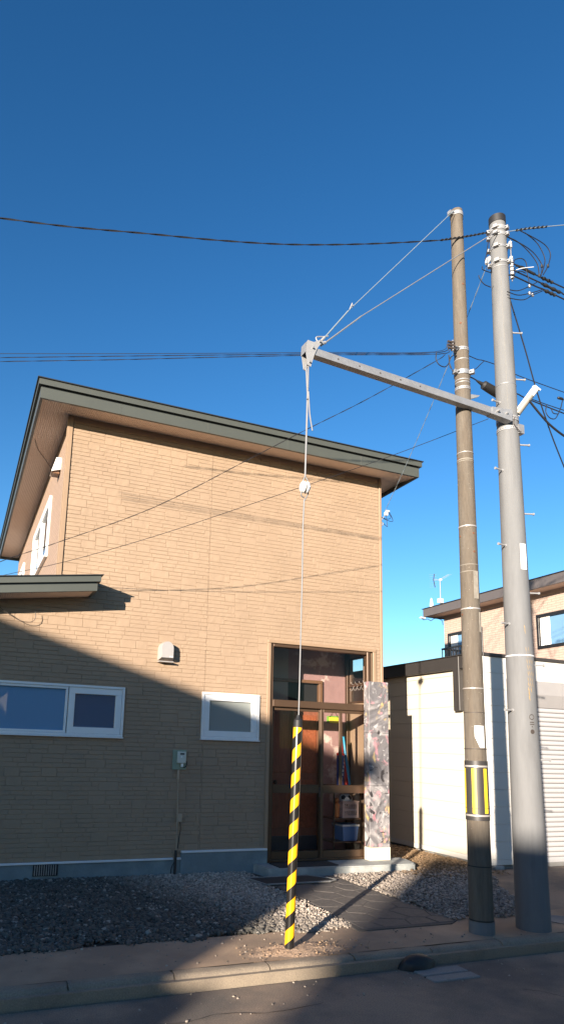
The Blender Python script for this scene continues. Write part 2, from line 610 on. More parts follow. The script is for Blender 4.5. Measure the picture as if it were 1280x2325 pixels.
def smooth_path(pts, k=6):
    """Catmull-Rom through the points"""
    p = [Vector(q) for q in pts]
    p = [p[0] * 2 - p[1]] + p + [p[-1] * 2 - p[-2]]
    out = []
    for i in range(1, len(p) - 2):
        a, b, c, d = p[i - 1], p[i], p[i + 1], p[i + 2]
        for s in range(k):
            t = s / k
            out.append(0.5 * ((2 * b) + (c - a) * t + (2 * a - 5 * b + 4 * c - d) * t * t + (3 * b - a - 3 * c + d) * t ** 3))
    out.append(p[-2])
    return out


def twisted(mb, pts, r, rad, turns_per_m, n=6, strands=2, mi=0):
    """strands wound round a path"""
    P = [Vector(q) for q in pts]
    # resample finely
    fine = []
    for i in range(len(P) - 1):
        L = (P[i + 1] - P[i]).length
        k = max(1, int(L / 0.02))
        fine += [P[i].lerp(P[i + 1], s / k) for s in range(k)]
    fine.append(P[-1])
    for st in range(strands):
        q = []
        acc = 0.0
        for i, p in enumerate(fine):
            if i:
                acc += (p - fine[i - 1]).length
            d = (fine[min(i + 1, len(fine) - 1)] - fine[max(i - 1, 0)]).normalized()
            s = d.cross(Vector((0, 0, 1)))
            s = s.normalized() if s.length > 1e-4 else Vector((1, 0, 0))
            t = s.cross(d)
            a = acc * turns_per_m * 2 * math.pi + st * 2 * math.pi / strands
            q.append(p + (s * math.cos(a) + t * math.sin(a)) * rad)
        mb.tube(q, r, n, mi)
    return mb

# wire courses: points in metres
WIRES = {
    'w1': [(-0.285, 5.66, 6.1), (-0.068, 5.634, 6.126), (0.531, 5.562, 6.193), (1.205, 5.481, 6.297), (1.922, 5.395, 6.404), (2.64, 5.309, 6.54), (3.456, 5.211, 6.751), (4.336, 5.106, 7.02), (4.675, 5.065, 7.156), (4.917, 5.036, 7.262)],
    'w2a': [(-0.188, 6.581, 5.315), (0.053, 6.501, 5.334), (1.073, 6.164, 5.412), (2.119, 5.819, 5.498), (3.19, 5.466, 5.59), (4.223, 5.125, 5.675)],
    'w2b': [(-0.184, 6.579, 5.268), (0.057, 6.5, 5.291), (1.075, 6.164, 5.384), (2.119, 5.819, 5.478), (3.19, 5.466, 5.575), (4.245, 5.118, 5.667)],
    'w2c': [(-0.179, 6.578, 5.221), (0.061, 6.499, 5.249), (1.078, 6.163, 5.345), (2.12, 5.819, 5.454), (3.19, 5.466, 5.561), (4.266, 5.111, 5.653)],
    'w3': [(0.069, 7.899, 3.426), (0.287, 7.768, 3.546), (0.55, 7.61, 3.649), (0.855, 7.427, 3.761), (1.793, 6.864, 4.146), (2.743, 6.294, 4.707), (3.232, 6.001, 5), (3.757, 5.686, 5.304), (4.375, 5.315, 5.705), (4.475, 5.255, 5.786)],
    'w4': [(0.086, 8.446, 3.418), (0.321, 8.294, 3.505), (1.02, 7.84, 3.666), (1.914, 7.258, 3.942), (2.815, 6.673, 4.274), (4.046, 5.873, 4.742), (5.018, 5.24, 5.157)],
    'w5': [(4.93, 5.06, 6.9), (5.044, 5.469, 6.654), (5.158, 5.877, 6.419), (5.271, 6.286, 6.195), (5.385, 6.695, 5.982), (5.499, 7.104, 5.78), (5.612, 7.512, 5.589), (5.726, 7.921, 5.409), (5.84, 8.33, 5.24)],
    'A': [(5.387, 5.2, 7.185), (5.452, 5.2, 7.166), (5.825, 5.2, 7.125), (6.232, 5.2, 7.095), (6.662, 5.2, 7.06)],
    'B': [(5.291, 5.1, 6.99), (5.342, 5.1, 6.975), (5.694, 5.1, 6.944), (6.044, 5.1, 6.916), (6.105, 5.1, 6.9), (6.526, 5.1, 6.871)],
    'Cc': [(5.163, 5, 6.786), (5.239, 5, 6.797), (5.564, 5, 6.767), (5.682, 5, 6.765), (5.98, 5, 6.733), (6.392, 5, 6.697)],
    'L1': [(5.196, 5.05, 7.328), (5.378, 5.05, 7.311), (5.543, 5.05, 7.23), (5.653, 5.05, 7.117), (5.671, 5.05, 6.975)],
    'L2': [(5.247, 5.1, 7.382), (5.503, 5.1, 7.356), (5.659, 5.1, 7.306), (5.754, 5.1, 7.224), (5.777, 5.1, 7.169), (5.758, 5.1, 7.038)],
    'L3': [(5.36, 5, 7.416), (5.605, 5, 7.389), (5.748, 5, 7.35), (5.807, 5, 7.258), (5.758, 5, 7.093), (5.676, 5, 6.953)],
    'L4': [(5.454, 5.02, 7.438), (5.608, 5.02, 7.38), (5.692, 5.02, 7.297), (5.74, 5.02, 7.175), (5.685, 5.02, 6.994)],
    'M1': [(5.178, 5.05, 6.648), (5.339, 5.05, 6.681), (5.513, 5.05, 6.791), (5.652, 5.05, 6.896)],
    'M2': [(5.126, 5, 6.57), (5.282, 5, 6.575), (5.453, 5, 6.649), (5.662, 5, 6.764)],
    'M3': [(5.152, 5.03, 6.523), (5.382, 5.03, 6.566), (5.53, 5.03, 6.671), (5.695, 5.03, 6.778)],
    'M4': [(5.294, 5.05, 7), (5.317, 5.05, 7.063), (5.411, 5.05, 7.111), (5.475, 5.05, 7.093), (5.495, 5.05, 6.998)],
    'M5': [(5.29, 5.05, 6.931), (5.338, 5.05, 6.986), (5.456, 5.05, 7.013), (5.501, 5.05, 6.899), (5.511, 5.05, 6.846)],
    'M6': [(5.219, 4.98, 6.787), (5.247, 4.98, 6.834), (5.325, 4.98, 6.871), (5.389, 4.98, 6.869)],
    'top': [(5.221, 5.095, 7.42), (5.364, 5.059, 7.466), (5.524, 5.019, 7.519), (5.954, 4.911, 7.628), (6.283, 4.829, 7.709)],
    'long': [(5.313, 5.166, 6.707), (5.587, 5.234, 6.152), (5.793, 5.286, 5.682), (6.042, 5.348, 5.248), (6.288, 5.409, 4.902), (6.457, 5.452, 4.686)],
    't1': [(4.857, 5.32, 5.908), (4.974, 5.32, 5.896), (5.067, 5.32, 5.904), (5.3, 5.32, 5.894), (5.562, 5.32, 5.846), (6.262, 5.32, 5.806), (6.687, 5.32, 5.787)],
    't2': [(4.849, 5.33, 5.662), (4.922, 5.33, 5.654), (5.043, 5.33, 5.615), (5.198, 5.33, 5.594), (5.357, 5.33, 5.6), (5.532, 5.33, 5.62), (5.681, 5.33, 5.595), (6.251, 5.33, 5.539), (6.673, 5.33, 5.515)],
    't3': [(5.81, 5.45, 5.702), (6.047, 5.45, 5.685), (6.395, 5.45, 5.669), (6.829, 5.45, 5.663)],
    'box': [(5.056, 5.33, 5.612), (5.247, 5.33, 5.557)],
    'thick': [(5.288, 4.95, 5.313), (5.363, 4.95, 5.245), (5.48, 4.95, 5.149), (5.6, 4.95, 5.069), (5.784, 4.95, 4.991), (6.037, 4.95, 4.932)],
    't4': [(4.773, 5.25, 5.668), (4.872, 5.25, 5.714), (4.949, 5.25, 5.792), (5, 5.25, 5.842)],
    'lp1': [(5.835, 5.2, 5.497), (5.815, 5.2, 5.401), (5.863, 5.2, 5.342), (5.943, 5.2, 5.343), (6.002, 5.2, 5.416), (6.05, 5.2, 5.508), (6.084, 5.2, 5.598), (6.135, 5.2, 5.638)],
    'lp2': [(5.899, 5.2, 5.457), (5.928, 5.2, 5.41), (5.995, 5.2, 5.414)],
    'j1': [(4.877, 4.98, 7.111), (4.843, 4.98, 6.936), (4.814, 4.98, 6.834)],
    'j2': [(4.793, 5, 6.772), (4.797, 5, 6.736), (4.888, 5, 6.733), (4.925, 5, 6.745)],
    'j3': [(4.739, 5, 6.647), (4.749, 5, 6.613), (4.807, 5, 6.562), (4.897, 5, 6.553)],
    'o1': [(4.164, 5.02, 5.594), (4.156, 5.02, 5.518), (4.192, 5.02, 5.464), (4.259, 5.02, 5.456), (4.304, 5.02, 5.493), (4.329, 5.02, 5.548), (4.319, 5.02, 5.606)],
    'o2': [(4.302, 5, 5.59), (4.31, 5, 5.498), (4.352, 5, 5.41)],
    'o3': [(4.37, 5, 5.608), (4.324, 5, 5.566), (4.305, 5, 5.506), (4.319, 5, 5.446)],
}

# ================================================================ the setting: ground, road, kerb, walk
def sheet(name, x0, x1, y0, y1, z, material, nx=1, ny=1, amp=0.0):
    mb = MB()
    vs = []
    for j in range(ny + 1):
        for i in range(nx + 1):
            vs.append((x0 + (x1 - x0) * i / nx, y0 + (y1 - y0) * j / ny, z + (random.uniform(-amp, amp) if amp else 0)))
    fs = [(j * (nx + 1) + i, j * (nx + 1) + i + 1, (j + 1) * (nx + 1) + i + 1, (j + 1) * (nx + 1) + i) for j in range(ny) for i in range(nx)]
    mb.add(vs, fs)
    return struct(mb.build(name, material, smooth=amp > 0))


sheet('ground', -700, 700, -700, 700, -0.13, 'soil')
sheet('road', -120, 120, -1.2, 4.765, -0.1, 'asphalt')
sheet('yard', -60, 60, 4.96, 60, -0.014, 'soil')
sheet('sidewalk', -60, 60, 4.955, 5.66, 0.0, 'walk')
sheet('driveway', 5.9, 40, 5.665, 7.72, -0.002, 'asphalt')

kb = MB()
kb.box((-60, 4.80, -0.4), (60, 4.945, -0.03))
kerb = struct(kb.build('kerb', 'kerb'))
KX0, KD = 0.86, 0.737
for k in range(-12, 14):
    xa, xb = KX0 + KD * k + 0.006, KX0 + KD * (k + 1) - 0.006
    dz = random.uniform(-0.004, 0.004)
    dy = random.uniform(-0.005, 0.005)
    prof = [(4.945, -0.2), (4.945, 0.002), (4.885, 0.002), (4.862, -0.004), (4.846, -0.018), (4.838, -0.04), (4.79, -0.14), (4.79, -0.2)]
    mb = MB()
    n = len(prof)
    ns = 6
    vs = []
    for i in range(ns + 1):
        x = xa + (xb - xa) * i / ns
        for y, z in prof:
            j = random.uniform(-0.0025, 0.0025) if z > -0.15 else 0
            vs.append((x + (random.uniform(-.004, .004) if i in (0, ns) else 0), y + dy + j, z + dz + j))
    fs = [tuple(range(n)), tuple(ns * n + q for q in range(n - 1, -1, -1))]
    for i in range(ns):
        for q in range(n):
            fs.append((i * n + q, (i + 1) * n + q, (i + 1) * n + (q + 1) % n, i * n + (q + 1) % n))
    mb.add(vs, fs)
    mb.build('kerb_stone', 'kerb', kerb, smooth=True)

# drain slab let into the road, with a slot, and the dark inlet in the kerb
t = thing('drain_slab', (3.72, 4.58, -0.1), 'pale concrete drain slab set in the road beside the kerb', 'drain')
mb = MB()
mb.bbox((3.50, 4.43, -0.12), (3.93, 4.545, -0.088), 0.006)
mb.bbox((3.50, 4.565, -0.12), (3.93, 4.70, -0.088), 0.006)
mb.build('cover', 'slab', t)
MB().box((3.50, 4.545, -0.12), (3.93, 4.565, -0.097)).build('slot', 'dark_void', t)
mb = MB()
vs, fs = [], []
nu, nv = 16, 8
for j in range(nv + 1):
    ph = (math.pi / 2) * j / nv
    for i in range(nu):
        a = 2 * math.pi * i / nu
        r = math.cos(ph) * (1 + 0.08 * math.sin(3 * a + j))
        vs.append((3.585 + 0.165 * r * math.cos(a), 4.755 + 0.085 * r * math.sin(a), -0.1 + 0.105 * math.sin(ph) ** 0.8))
for j in range(nv):
    for i in range(nu):
        fs.append((j * nu + i, j * nu + (i + 1) % nu, (j + 1) * nu + (i + 1) % nu, (j + 1) * nu + i))
mb.add(vs, fs)
tag(mb.build('drain_inlet', 'rubber', smooth=True, loc=(3.585, 4.755, -0.1)), 'dark rounded hump of the drain inlet against the kerb', 'drain inlet')

# faint round manhole lid in the walk beside the new pole
mb = MB()
mb.lathe([(0.17, 0.001), (0.17, 0.008), (0.155, 0.008), (0.15, 0.005), (0.0, 0.005)], (5.72, 5.28, 0.0), 28)
tag(mb.build('manhole_lid', 'slab', smooth=True, loc=(5.72, 5.28, 0)), 'round lid in the pavement beside the new concrete pole', 'manhole')

# ================================================================ house with tan siding
FY = 8.35
house = thing('house', (3.4, FY, 0), 'two storey house clad in tan stone pattern siding with grey green eaves', 'house')
WIN_L = (-0.9, 1.93, 1.655, 2.27)
WIN_S = (2.96, 3.78, 1.672, 2.277)
DOOR = (3.93, 5.60, 0.10, 3.02)
mb = MB()
wall_mesh(mb, 1.0, 5.77, 0.19, 5.80, FY, FY + 0.15, [WIN_L, WIN_S, DOOR])
wall_front = mb.build('wall', 'siding_joint', house)
mb = MB()
wall_mesh(mb, -3.2, 0.998, 0.19, 3.36, FY, FY + 0.15, [WIN_L])
mb.build('wall', 'siding_joint', house)
SW1 = (9.74, 12.0, 4.22, 5.14)
SW2 = (13.85, 15.2, 4.35, 5.12)
mb = MB()
wall_mesh(mb, FY + 0.152, 15.85, 2.9, 5.80, 1.0, 1.15, [SW1, SW2], axis=1)
mb.build('wall', 'siding_far', house)
mb = MB()
wall_mesh(mb, FY + 0.152, 9.36, 0.0, 3.2, 5.735, 5.77, [(8.76, 9.16, 2.30, 3.01)], axis=1)
wall_mesh(mb, 9.361, 15.85, 0.0, 5.80, 5.62, 5.77, [], axis=1)
wall_mesh(mb, FY + 0.152, 9.36, 3.201, 5.80, 5.62, 5.77, [], axis=1)
mb.build('wall', 'siding_joint', house)
mb = MB()
mb.box((1.152, 15.70, 0.0), (5.618, 15.85, 5.8))
mb.box((-3.2, 13.0, 0.0), (0.998, 13.15, 2.9))
mb.box((-3.2, FY + 0.152, 0.0), (-3.05, 12.998, 2.9))
mb.build('wall', 'siding_joint', house)

# siding blocks: random ashlar, every block a raised piece
CW, CH = 0.03, 0.0535
gx0, gx1, gz0, gz1 = -0.45, 5.735, 0.205, 5.76
nx, nz = int((gx1 - gx0) / CW), int((gz1 - gz0) / CH)
occ = np.zeros((nz, nx), bool)
blk_holes = [(WIN_L[0], WIN_L[1] + .01, WIN_L[2] - .01, WIN_L[3] + .01), (WIN_S[0] - .01, WIN_S[1] + .01, WIN_S[2] - .01, WIN_S[3] + .01),
             (3.885, 5.665, 0.0, 3.06), (2.76, 3.95, 0.0, 0.285)]
for j in range(nz):
    for i in range(nx):
        x, z = gx0 + (i + .5) * CW, gz0 + (j + .5) * CH
        if x < 1.05 and z > 3.30:
            occ[j, i] = True
        if any(h[0] < x < h[1] and h[2] < z < h[3] for h in blk_holes):
            occ[j, i] = True
blocks = []
for j in range(nz):
    i = 0
    while i < nx:
        if occ[j, i]:
            i += 1
            continue
        w = random.choice([5, 6, 6, 7, 8, 8, 9, 10])
        h = 2 if (random.random() < 0.11 and j + 1 < nz) else 1
        if h == 2:
            w = random.choice([5, 6, 6, 7, 7, 8])
        # alignment of panel ends: a plain vertical joint near X = 3
        e = i
        while e < nx and e - i < w and not occ[j, e]:
            if e > i and abs(gx0 + e * CW - 2.985) < CW / 2:
                break
            e += 1
        if h == 2 and occ[j + 1, i:e].any():
            h = 1
        # swallow slivers
        if e < nx and not occ[j, e] and (e + 1 >= nx or occ[j, e + 1]) and h == 1:
            e += 1
        occ[j:j + h, i:e] = True
        blocks.append((gx0 + i * CW, gx0 + e * CW, gz0 + j * CH, gz0 + (j + h) * CH))
        i = e


def block_geo(b):
    x0, x1, z0, z1 = b
    g = 0.0010
    c = 0.0042
    w, h = x1 - x0, z1 - z0
    nseg = max(2, int(w / 0.045))
    depth = random.uniform(0.0048, 0.0068)
    vs, fs = [], []
    # rows: outer bottom, inner bottom, inner top, outer top
    for r in range(4):
        for s in range(nseg + 1):
            u = s / nseg
            jit = random.uniform(-0.0022, 0.0022)
            if r == 0:
                vs.append((x0 + g + (w - 2 * g) * u, FY - 0.0006, z0 + g))
            elif r == 3:
                vs.append((x0 + g + (w - 2 * g) * u, FY - 0.0006, z1 - g))
            else:
                zz = (z0 + g + c * 0.7 + abs(jit) * 1.8) if r == 1 else (z1 - g - c - abs(jit))
                xx = x0 + g + c * 0.7 + (w - 2 * g - 1.4 * c) * u
                vs.append((xx, FY - depth - random.uniform(-0.0013, 0.0013), zz))
    n = nseg + 1
    for r in range(3):
        for s in range(nseg):
            fs.append((r * n + s, r * n + s + 1, (r + 1) * n + s + 1, (r + 1) * n + s))
    fs.append((0, n, 2 * n, 3 * n))
    fs.append((nseg, 3 * n + nseg, 2 * n + nseg, n + nseg))
    return vs, fs


blocks_vis = [b for b in blocks if b[1] > 0.30]
blocks_vis.sort(key=lambda b: -(b[1] - b[0]) * (b[3] - b[2]) / ((b[0] + 1.5) ** 1.0 + 8))
big = set(map(tuple, blocks_vis[:300]))
rest = MB()
for b in blocks:
    vs, fs = block_geo(b)
    if tuple(b) in big:
        MB().add(vs, fs).build('siding_block', 'siding', wall_front)
    else:
        rest.add(vs, fs)
stuff(rest.build('siding_blocks', 'siding', wall_front))

# sealant joint between siding panels, broken by the small window
for z0, z1 in ((0.29, 1.655), (2.285, 5.70)):
    MB().box((2.980, FY - 0.0062, z0), (2.988, FY - 0.0002, z1)).build('sealant_joint', 'sealant', wall_front)
# corner trims and door casing
mb = MB()
mb.bbox((0.985, FY - 0.022, 3.34), (1.045, FY - 0.001, 5.755), 0.004)
mb.bbox((0.975, FY - 0.021, 3.34), (0.984, FY + 0.06, 5.755), 0.003)
mb.build('corner_trim', 'trim_tan', house)
mb = MB()
mb.bbox((5.735, FY - 0.022, 0.2), (5.776, FY - 0.001, 5.755), 0.004)
mb.build('corner_trim', 'trim_tan', house)
mb = MB()
mb.bbox((3.895, FY - 0.024, 0.28), (3.942, FY + 0.02, 3.012), 0.004)
mb.bbox((5.60, FY - 0.024, 0.28), (5.655, FY + 0.02, 3.012), 0.004)
mb.bbox((3.895, FY - 0.026, 3.013), (5.655, FY + 0.02, 3.055), 0.004)
mb.build('door_casing', 'trim_tan', house)

# foundation, drip trims, crawl-space vent
mb = MB()
mb.box((-3.2, FY - 0.012, -0.1), (2.752, FY + 0.14, 0.189))
mb.box((2.753, FY - 0.03, -0.1), (3.935, FY + 0.14, 0.262))
mb.box((5.62, FY + 0.01, -0.1), (5.765, FY + 0.14, 0.19))
mb.build('foundation', 'foundation', house)
mb = MB()
mb.bbox((-3.2, FY - 0.034, 0.183), (2.655, FY - 0.002, 0.207), 0.004)
mb.bbox((2.70, FY - 0.034, 0.183), (2.757, FY - 0.002, 0.207), 0.004)
mb.bbox((2.757, FY - 0.048, 0.262), (3.930, FY - 0.002, 0.287), 0.004)
mb.build('drip_trim', 'white_trim', house)
mb = MB()
mb.box((0.985, FY - 0.030, 0.055), (1.265, FY - 0.013, 0.18), 1)
vent = mb.build('crawl_vent', ['foundation', 'dark_void'], house)
for k in range(10):
    x = 0.998 + k * 0.026
    MB().bbox((x, FY - 0.042, 0.062), (x + 0.011, FY - 0.028, 0.178), 0.002).build('slat', 'galv', vent)

# main roof: metal top, two fascia bands with a dark groove between them, soffit
def hollow(mb, x0, x1, y0, y1, z0, z1, w, mi=0):
    mb.box((x0, y0, z0), (x1, y0 + w, z1), mi)
    mb.box((x0, y1 - w, z0), (x1, y1, z1), mi)
    mb.box((x0, y0 + w, z0), (x0 + w, y1 - w, z1), mi)
    mb.box((x1 - w, y0 + w, z0), (x1, y1 - w, z1), mi)


mb = MB()
mb.bbox((0.525, 7.885, 5.948), (6.245, 16.14, 5.962), 0.003)
mb.box((0.60, 7.96, 5.80), (6.16, 16.06, 5.947))
roof = mb.build('roof', 'roof_metal', house)
mb = MB()
hollow(mb, 0.545, 6.225, 7.905, 16.12, 5.872, 5.946, 0.04)
mb.build('fascia', 'fascia', roof)
mb = MB()
hollow(mb, 0.575, 6.185, 7.93, 16.09, 5.705, 5.846, 0.035)
mb.build('fascia', 'fascia', roof)
mb = MB()
hollow(mb, 0.585, 6.175, 7.945, 16.08, 5.847, 5.871, 0.03)
mb.build('groove', 'fascia_dark', roof)
mb = MB()
mb.add([(0.61, 7.964, 5.712), (6.15, 7.964, 5.712), (6.15, FY, 5.762), (0.61, FY, 5.762)], [(0, 3, 2, 1)])
mb.add([(0.61, FY, 5.762), (1.0, FY, 5.762), (1.0, 15.85, 5.762), (0.61, 15.85, 5.762)], [(0, 3, 2, 1)])
mb.add([(5.77, FY, 5.762), (6.15, FY, 5.762), (6.15, 15.85, 5.762), (5.77, 15.85, 5.762)], [(0, 3, 2, 1)])
mb.add([(0.61, 15.85, 5.762), (6.15, 15.85, 5.762), (6.15, 16.05, 5.762), (0.61, 16.05, 5.762)], [(0, 3, 2, 1)])
mb.build('soffit', 'soffit', roof)
# fascia joints: thin cover strips
for x in (1.55, 2.75, 3.95, 5.15):
    MB().bbox((x, 7.9285, 5.707), (x + 0.03, 7.93, 5.845), 0.0005).build('joint_cover', 'fascia', roof)

# low roof over the wing, falling to the left
def zl(x):
    return 3.42 + 0.135 * (x - 0.30)


def slope_band(mb, xa, xb, ya, yb, d0, d1, mi=0):
    mb.prism([(xa, zl(xa) - d1), (xb, zl(xb) - d1), (xb, zl(xb) - d0), (xa, zl(xa) - d0)], 1, ya, yb, mi)


mb = MB()
slope_band(mb, -3.6, 1.485, 7.875, 8.328, 0.0, 0.010)
slope_band(mb, -3.6, 0.97, 8.329, 13.3, 0.0, 0.010)
wing_roof = mb.build('roof', 'roof_metal', house)
mb = MB()
slope_band(mb, -3.58, 1.46, 7.895, 7.935, 0.011, 0.085)
slope_band(mb, 1.42, 1.46, 7.9355, 8.328, 0.011, 0.085)
mb.build('fascia', 'fascia', wing_roof)
mb = MB()
slope_band(mb, -3.55, 1.425, 7.92, 7.955, 0.107, 0.195)
slope_band(mb, 1.39, 1.425, 7.9555, 8.328, 0.107, 0.195)
mb.build('fascia', 'fascia', wing_roof)
mb = MB()
slope_band(mb, -3.55, 1.41, 7.932, 8.328, 0.0855, 0.1065)
mb.build('groove', 'fascia_dark', wing_roof)
mb = MB()
slope_band(mb, -3.55, 1.388, 7.956, 8.334, 0.165, 0.19)
mb.build('soffit', 'soffit', wing_roof)
# loop of cable hanging under the low eave
mb = MB()
mb.tube(smooth_path([(0.30, 8.28, 3.17), (0.42, 8.27, 3.08), (0.60, 8.26, 2.985), (0.72, 8.26, 2.98), (0.77, 8.26, 3.03), (0.765, 8.26, 3.11)]), 0.004, 6)
tag(mb.build('loose_cable', 'wire_dark', smooth=True, loc=(0.6, 8.26, 3.0)), 'thin loose cable drooping below the low eave at the left', 'cable')


def window(name_mat, rect, sashes, parent, axis=0, y=FY, sgn=-1, pane='pane_sky_tint'):
    """white framed window; sashes: list of (u0,u1,frame width)"""
    u0, u1, z0, z1 = rect
    mb = MB()
    ya, yb = sorted((y + sgn * 0.035, y - sgn * 0.05))
    frame_bars(mb, u0, u1, z0, z1, 0.03, ya, yb, axis)
    w = mb.build('window', name_mat, parent)
    for a, b, fw, pm in sashes:
        mb = MB()
        yc, yd = sorted((y + sgn * 0.022, y - sgn * 0.04))
        frame_bars(mb, a, b, z0 + 0.031, z1 - 0.031, fw, yc, yd, axis)
        mb.build('sash', name_mat, w)
        mb = MB()
        e1, e2 = y - sgn * 0.010, y - sgn * 0.016
        lo, hi = sorted((e1, e2))
        if axis == 0:
            mb.box((a + fw - .002, lo, z0 + 0.031 + fw - .002), (b - fw + .002, hi, z1 - 0.031 - fw + .002))
        else:
            mb.box((lo, a + fw - .002, z0 + 0.031 + fw - .002), (hi, b - fw + .002, z1 - 0.031 - fw + .002))
        mb.build('pane', pm, w)
    # dark sheet behind the glass, painted as the unlit room
    mb = MB()
    r1, r2 = sorted((y - sgn * 0.13, y - sgn * 0.145))
    if axis == 0:
        mb.box((u0, r1, z0), (u1, r2, z1))
    else:
        mb.box((r1, u0, z0), (r2, u1, z1))
    mb.build('dark_backing', 'bg_inside', w)
    mb = MB()
    if axis == 0:
        mb.bbox((u0 - 0.008, y - 0.05, z0 - 0.016), (u1 + 0.008, y - 0.001, z0 - 0.001), 0.003)
    else:
        lo, hi = sorted((y + sgn * 0.05, y + sgn * 0.001))
        mb.bbox((lo, u0 - 0.008, z0 - 0.016), (hi, u1 + 0.008, z0 - 0.001), 0.003)
    mb.build('sill', name_mat, w)
    return w


window('vinyl', WIN_L, [(-0.86, 1.235, 0.028, 'pane_sky_tint'), (1.245, 1.898, 0.076, 'pane_mirror')], house)
window('vinyl', WIN_S, [(2.993, 3.747, 0.075, 'pane_frost')], house)
window('vinyl', SW1, [(9.775, 10.9, 0.05, 'pane_bg'), (10.905, 11.965, 0.05, 'pane_bg')], house, axis=1, y=1.0)
window('vinyl', SW2, [(13.885, 15.165, 0.05, 'pane_bg')], house, axis=1, y=1.0)
# opened top-hung sash at the far window
mb = MB()
M = Matrix.Translation((0.97, 14.6, 4.95)) @ Matrix.Rotation(math.radians(38), 4, 'Y')
mb.box((-0.02, -0.55, -0.42), (0.01, 0.55, 0.0), 0, M)
mb.build('open_sash', 'vinyl', house)

# chrome vent hood on the front wall
mb = MB()
prof = []
cx, zc = 2.43, 2.775
for k in range(13):
    a = math.pi * k / 12
    prof.append((cx + 0.098 * math.cos(a), zc + 0.02 + 0.098 * math.sin(a)))
poly = [(cx + 0.098, zc - 0.125)] + prof + [(cx - 0.098, zc - 0.125)]
nP = len(poly)
vs = [(x, FY - 0.001, z) for x, z in poly]
vs += [(x, FY - 0.06, z) for x, z in poly]
vs += [(cx + (x - cx) * 0.80, FY - 0.125, zc - 0.02 + (z - zc + 0.02) * 0.86 + 0.012) for x, z in poly]
fs = []
for r in range(2):
    for k in range(nP - 1):
        fs.append((r * nP + k, r * nP + k + 1, (r + 1) * nP + k + 1, (r + 1) * nP + k))
fs.append(tuple(2 * nP + k for k in range(nP)))
fs.append((0, nP, 2 * nP, 3 * nP - 1, 2 * nP - 1, nP - 1))
mb.add(vs, fs)
hood = mb.build('vent_hood', 'chrome', house, smooth=True)
mb = MB()
mb.bbox((cx - 0.105, FY - 0.10, zc - 0.155), (cx + 0.095, FY - 0.012, zc - 0.139), 0.004)
mb.build('lip', 'chrome', hood)
mb = MB()
mb.box((cx + 0.030, FY - 0.128, zc - 0.088), (cx + 0.042, FY - 0.1255, zc - 0.078))
mb.box((cx + 0.050, FY - 0.128, zc - 0.088), (cx + 0.068, FY - 0.1255, zc - 0.078))
mb.build('marks', 'vinyl', hood)

# white vent hood on the side wall
mb = MB()
mb.add([(0.999, 8.92, 5.40), (0.999, 9.14, 5.40), (0.93, 9.14, 5.395), (0.93, 8.92, 5.395), (0.875, 8.92, 5.19), (0.875, 9.14, 5.19), (0.999, 8.92, 5.235), (0.999, 9.14, 5.235)],
       [(0, 3, 2, 1), (3, 4, 5, 2), (0, 6, 4, 3), (1, 2, 5, 7), (4, 6, 7, 5)])
mb.build('vent_hood', 'vinyl', house)
mb = MB()
mb.bbox((0.90, 8.95, 5.175), (0.99, 9.11, 5.205), 0.004)
mb.build('vent_grille', 'wood_trim', house)

# control box with its conduit
mb = MB()
mb.bbox((2.590, FY - 0.035, 1.275), (2.772, FY - 0.016, 1.522), 0.004)
ctl = mb.build('control_box', 'meter_plate', house)
mb = MB()
mb.bbox((2.642, FY - 0.085, 1.355), (2.752, FY - 0.0355, 1.50), 0.008)
mb.build('cover', 'meter_box', ctl)
mb = MB()
mb.box((2.672, FY - 0.0865, 1.462), (2.726, FY - 0.0852, 1.483))
mb.build('display', 'meter_dark', ctl)
MB().lathe([(0.010, 0), (0.010, 0.004), (0.0, 0.005)], (2.69, FY - 0.085, 1.435), 12, M=Matrix.Rotation(math.pi / 2, 4, 'X')).build('button', 'vinyl', ctl)
mb = MB()
mb.tube(smooth_path([(2.735, FY - 0.06, 1.40), (2.772, FY - 0.05, 1.37), (2.765, FY - 0.05, 1.32), (2.735, FY - 0.05, 1.305), (2.715, FY - 0.05, 1.33)]), 0.0055, 6)
mb.build('lead', 'rubber', ctl)
mb = MB()
mb.bbox((2.695, FY - 0.075, 1.31), (2.722, FY - 0.045, 1.352), 0.004)
mb.build('plug', 'vinyl', ctl)
mb = MB()
mb.tube([(2.672, FY - 0.03, 1.274), (2.672, FY - 0.03, 1.16)], 0.016, 10)
mb.tube([(2.674, FY - 0.035, 1.165), (2.68, FY - 0.045, 0.65), (2.688, FY - 0.05, 0.03)], 0.0075, 8)
mb.build('conduit', 'pipe_tan', ctl, smooth=True)
mb = MB()
mb.tube([(2.68, FY - 0.05, 0.30), (2.672, FY - 0.06, 0.02)], 0.016, 10)
mb.tube(smooth_path([(2.67, FY - 0.05, 0.17), (2.63, FY - 0.06, 0.10), (2.62, FY - 0.06, 0.01)]), 0.006, 6)
mb.build('cable', 'cable', ctl, smooth=True)
mb = MB()
mb.bbox((2.685, FY - 0.05, 0.635), (2.745, FY - 0.016, 0.735), 0.006)
mb.build('outlet', 'pipe_tan', ctl)
mb = MB()
mb.tube(smooth_path([(2.72, FY - 0.035, 0.635), (2.73, FY - 0.04, 0.56), (2.715, FY - 0.045, 0.45), (2.70, FY - 0.045, 0.32)]), 0.005, 6)
mb.build('cable', 'cable', ctl, smooth=True)

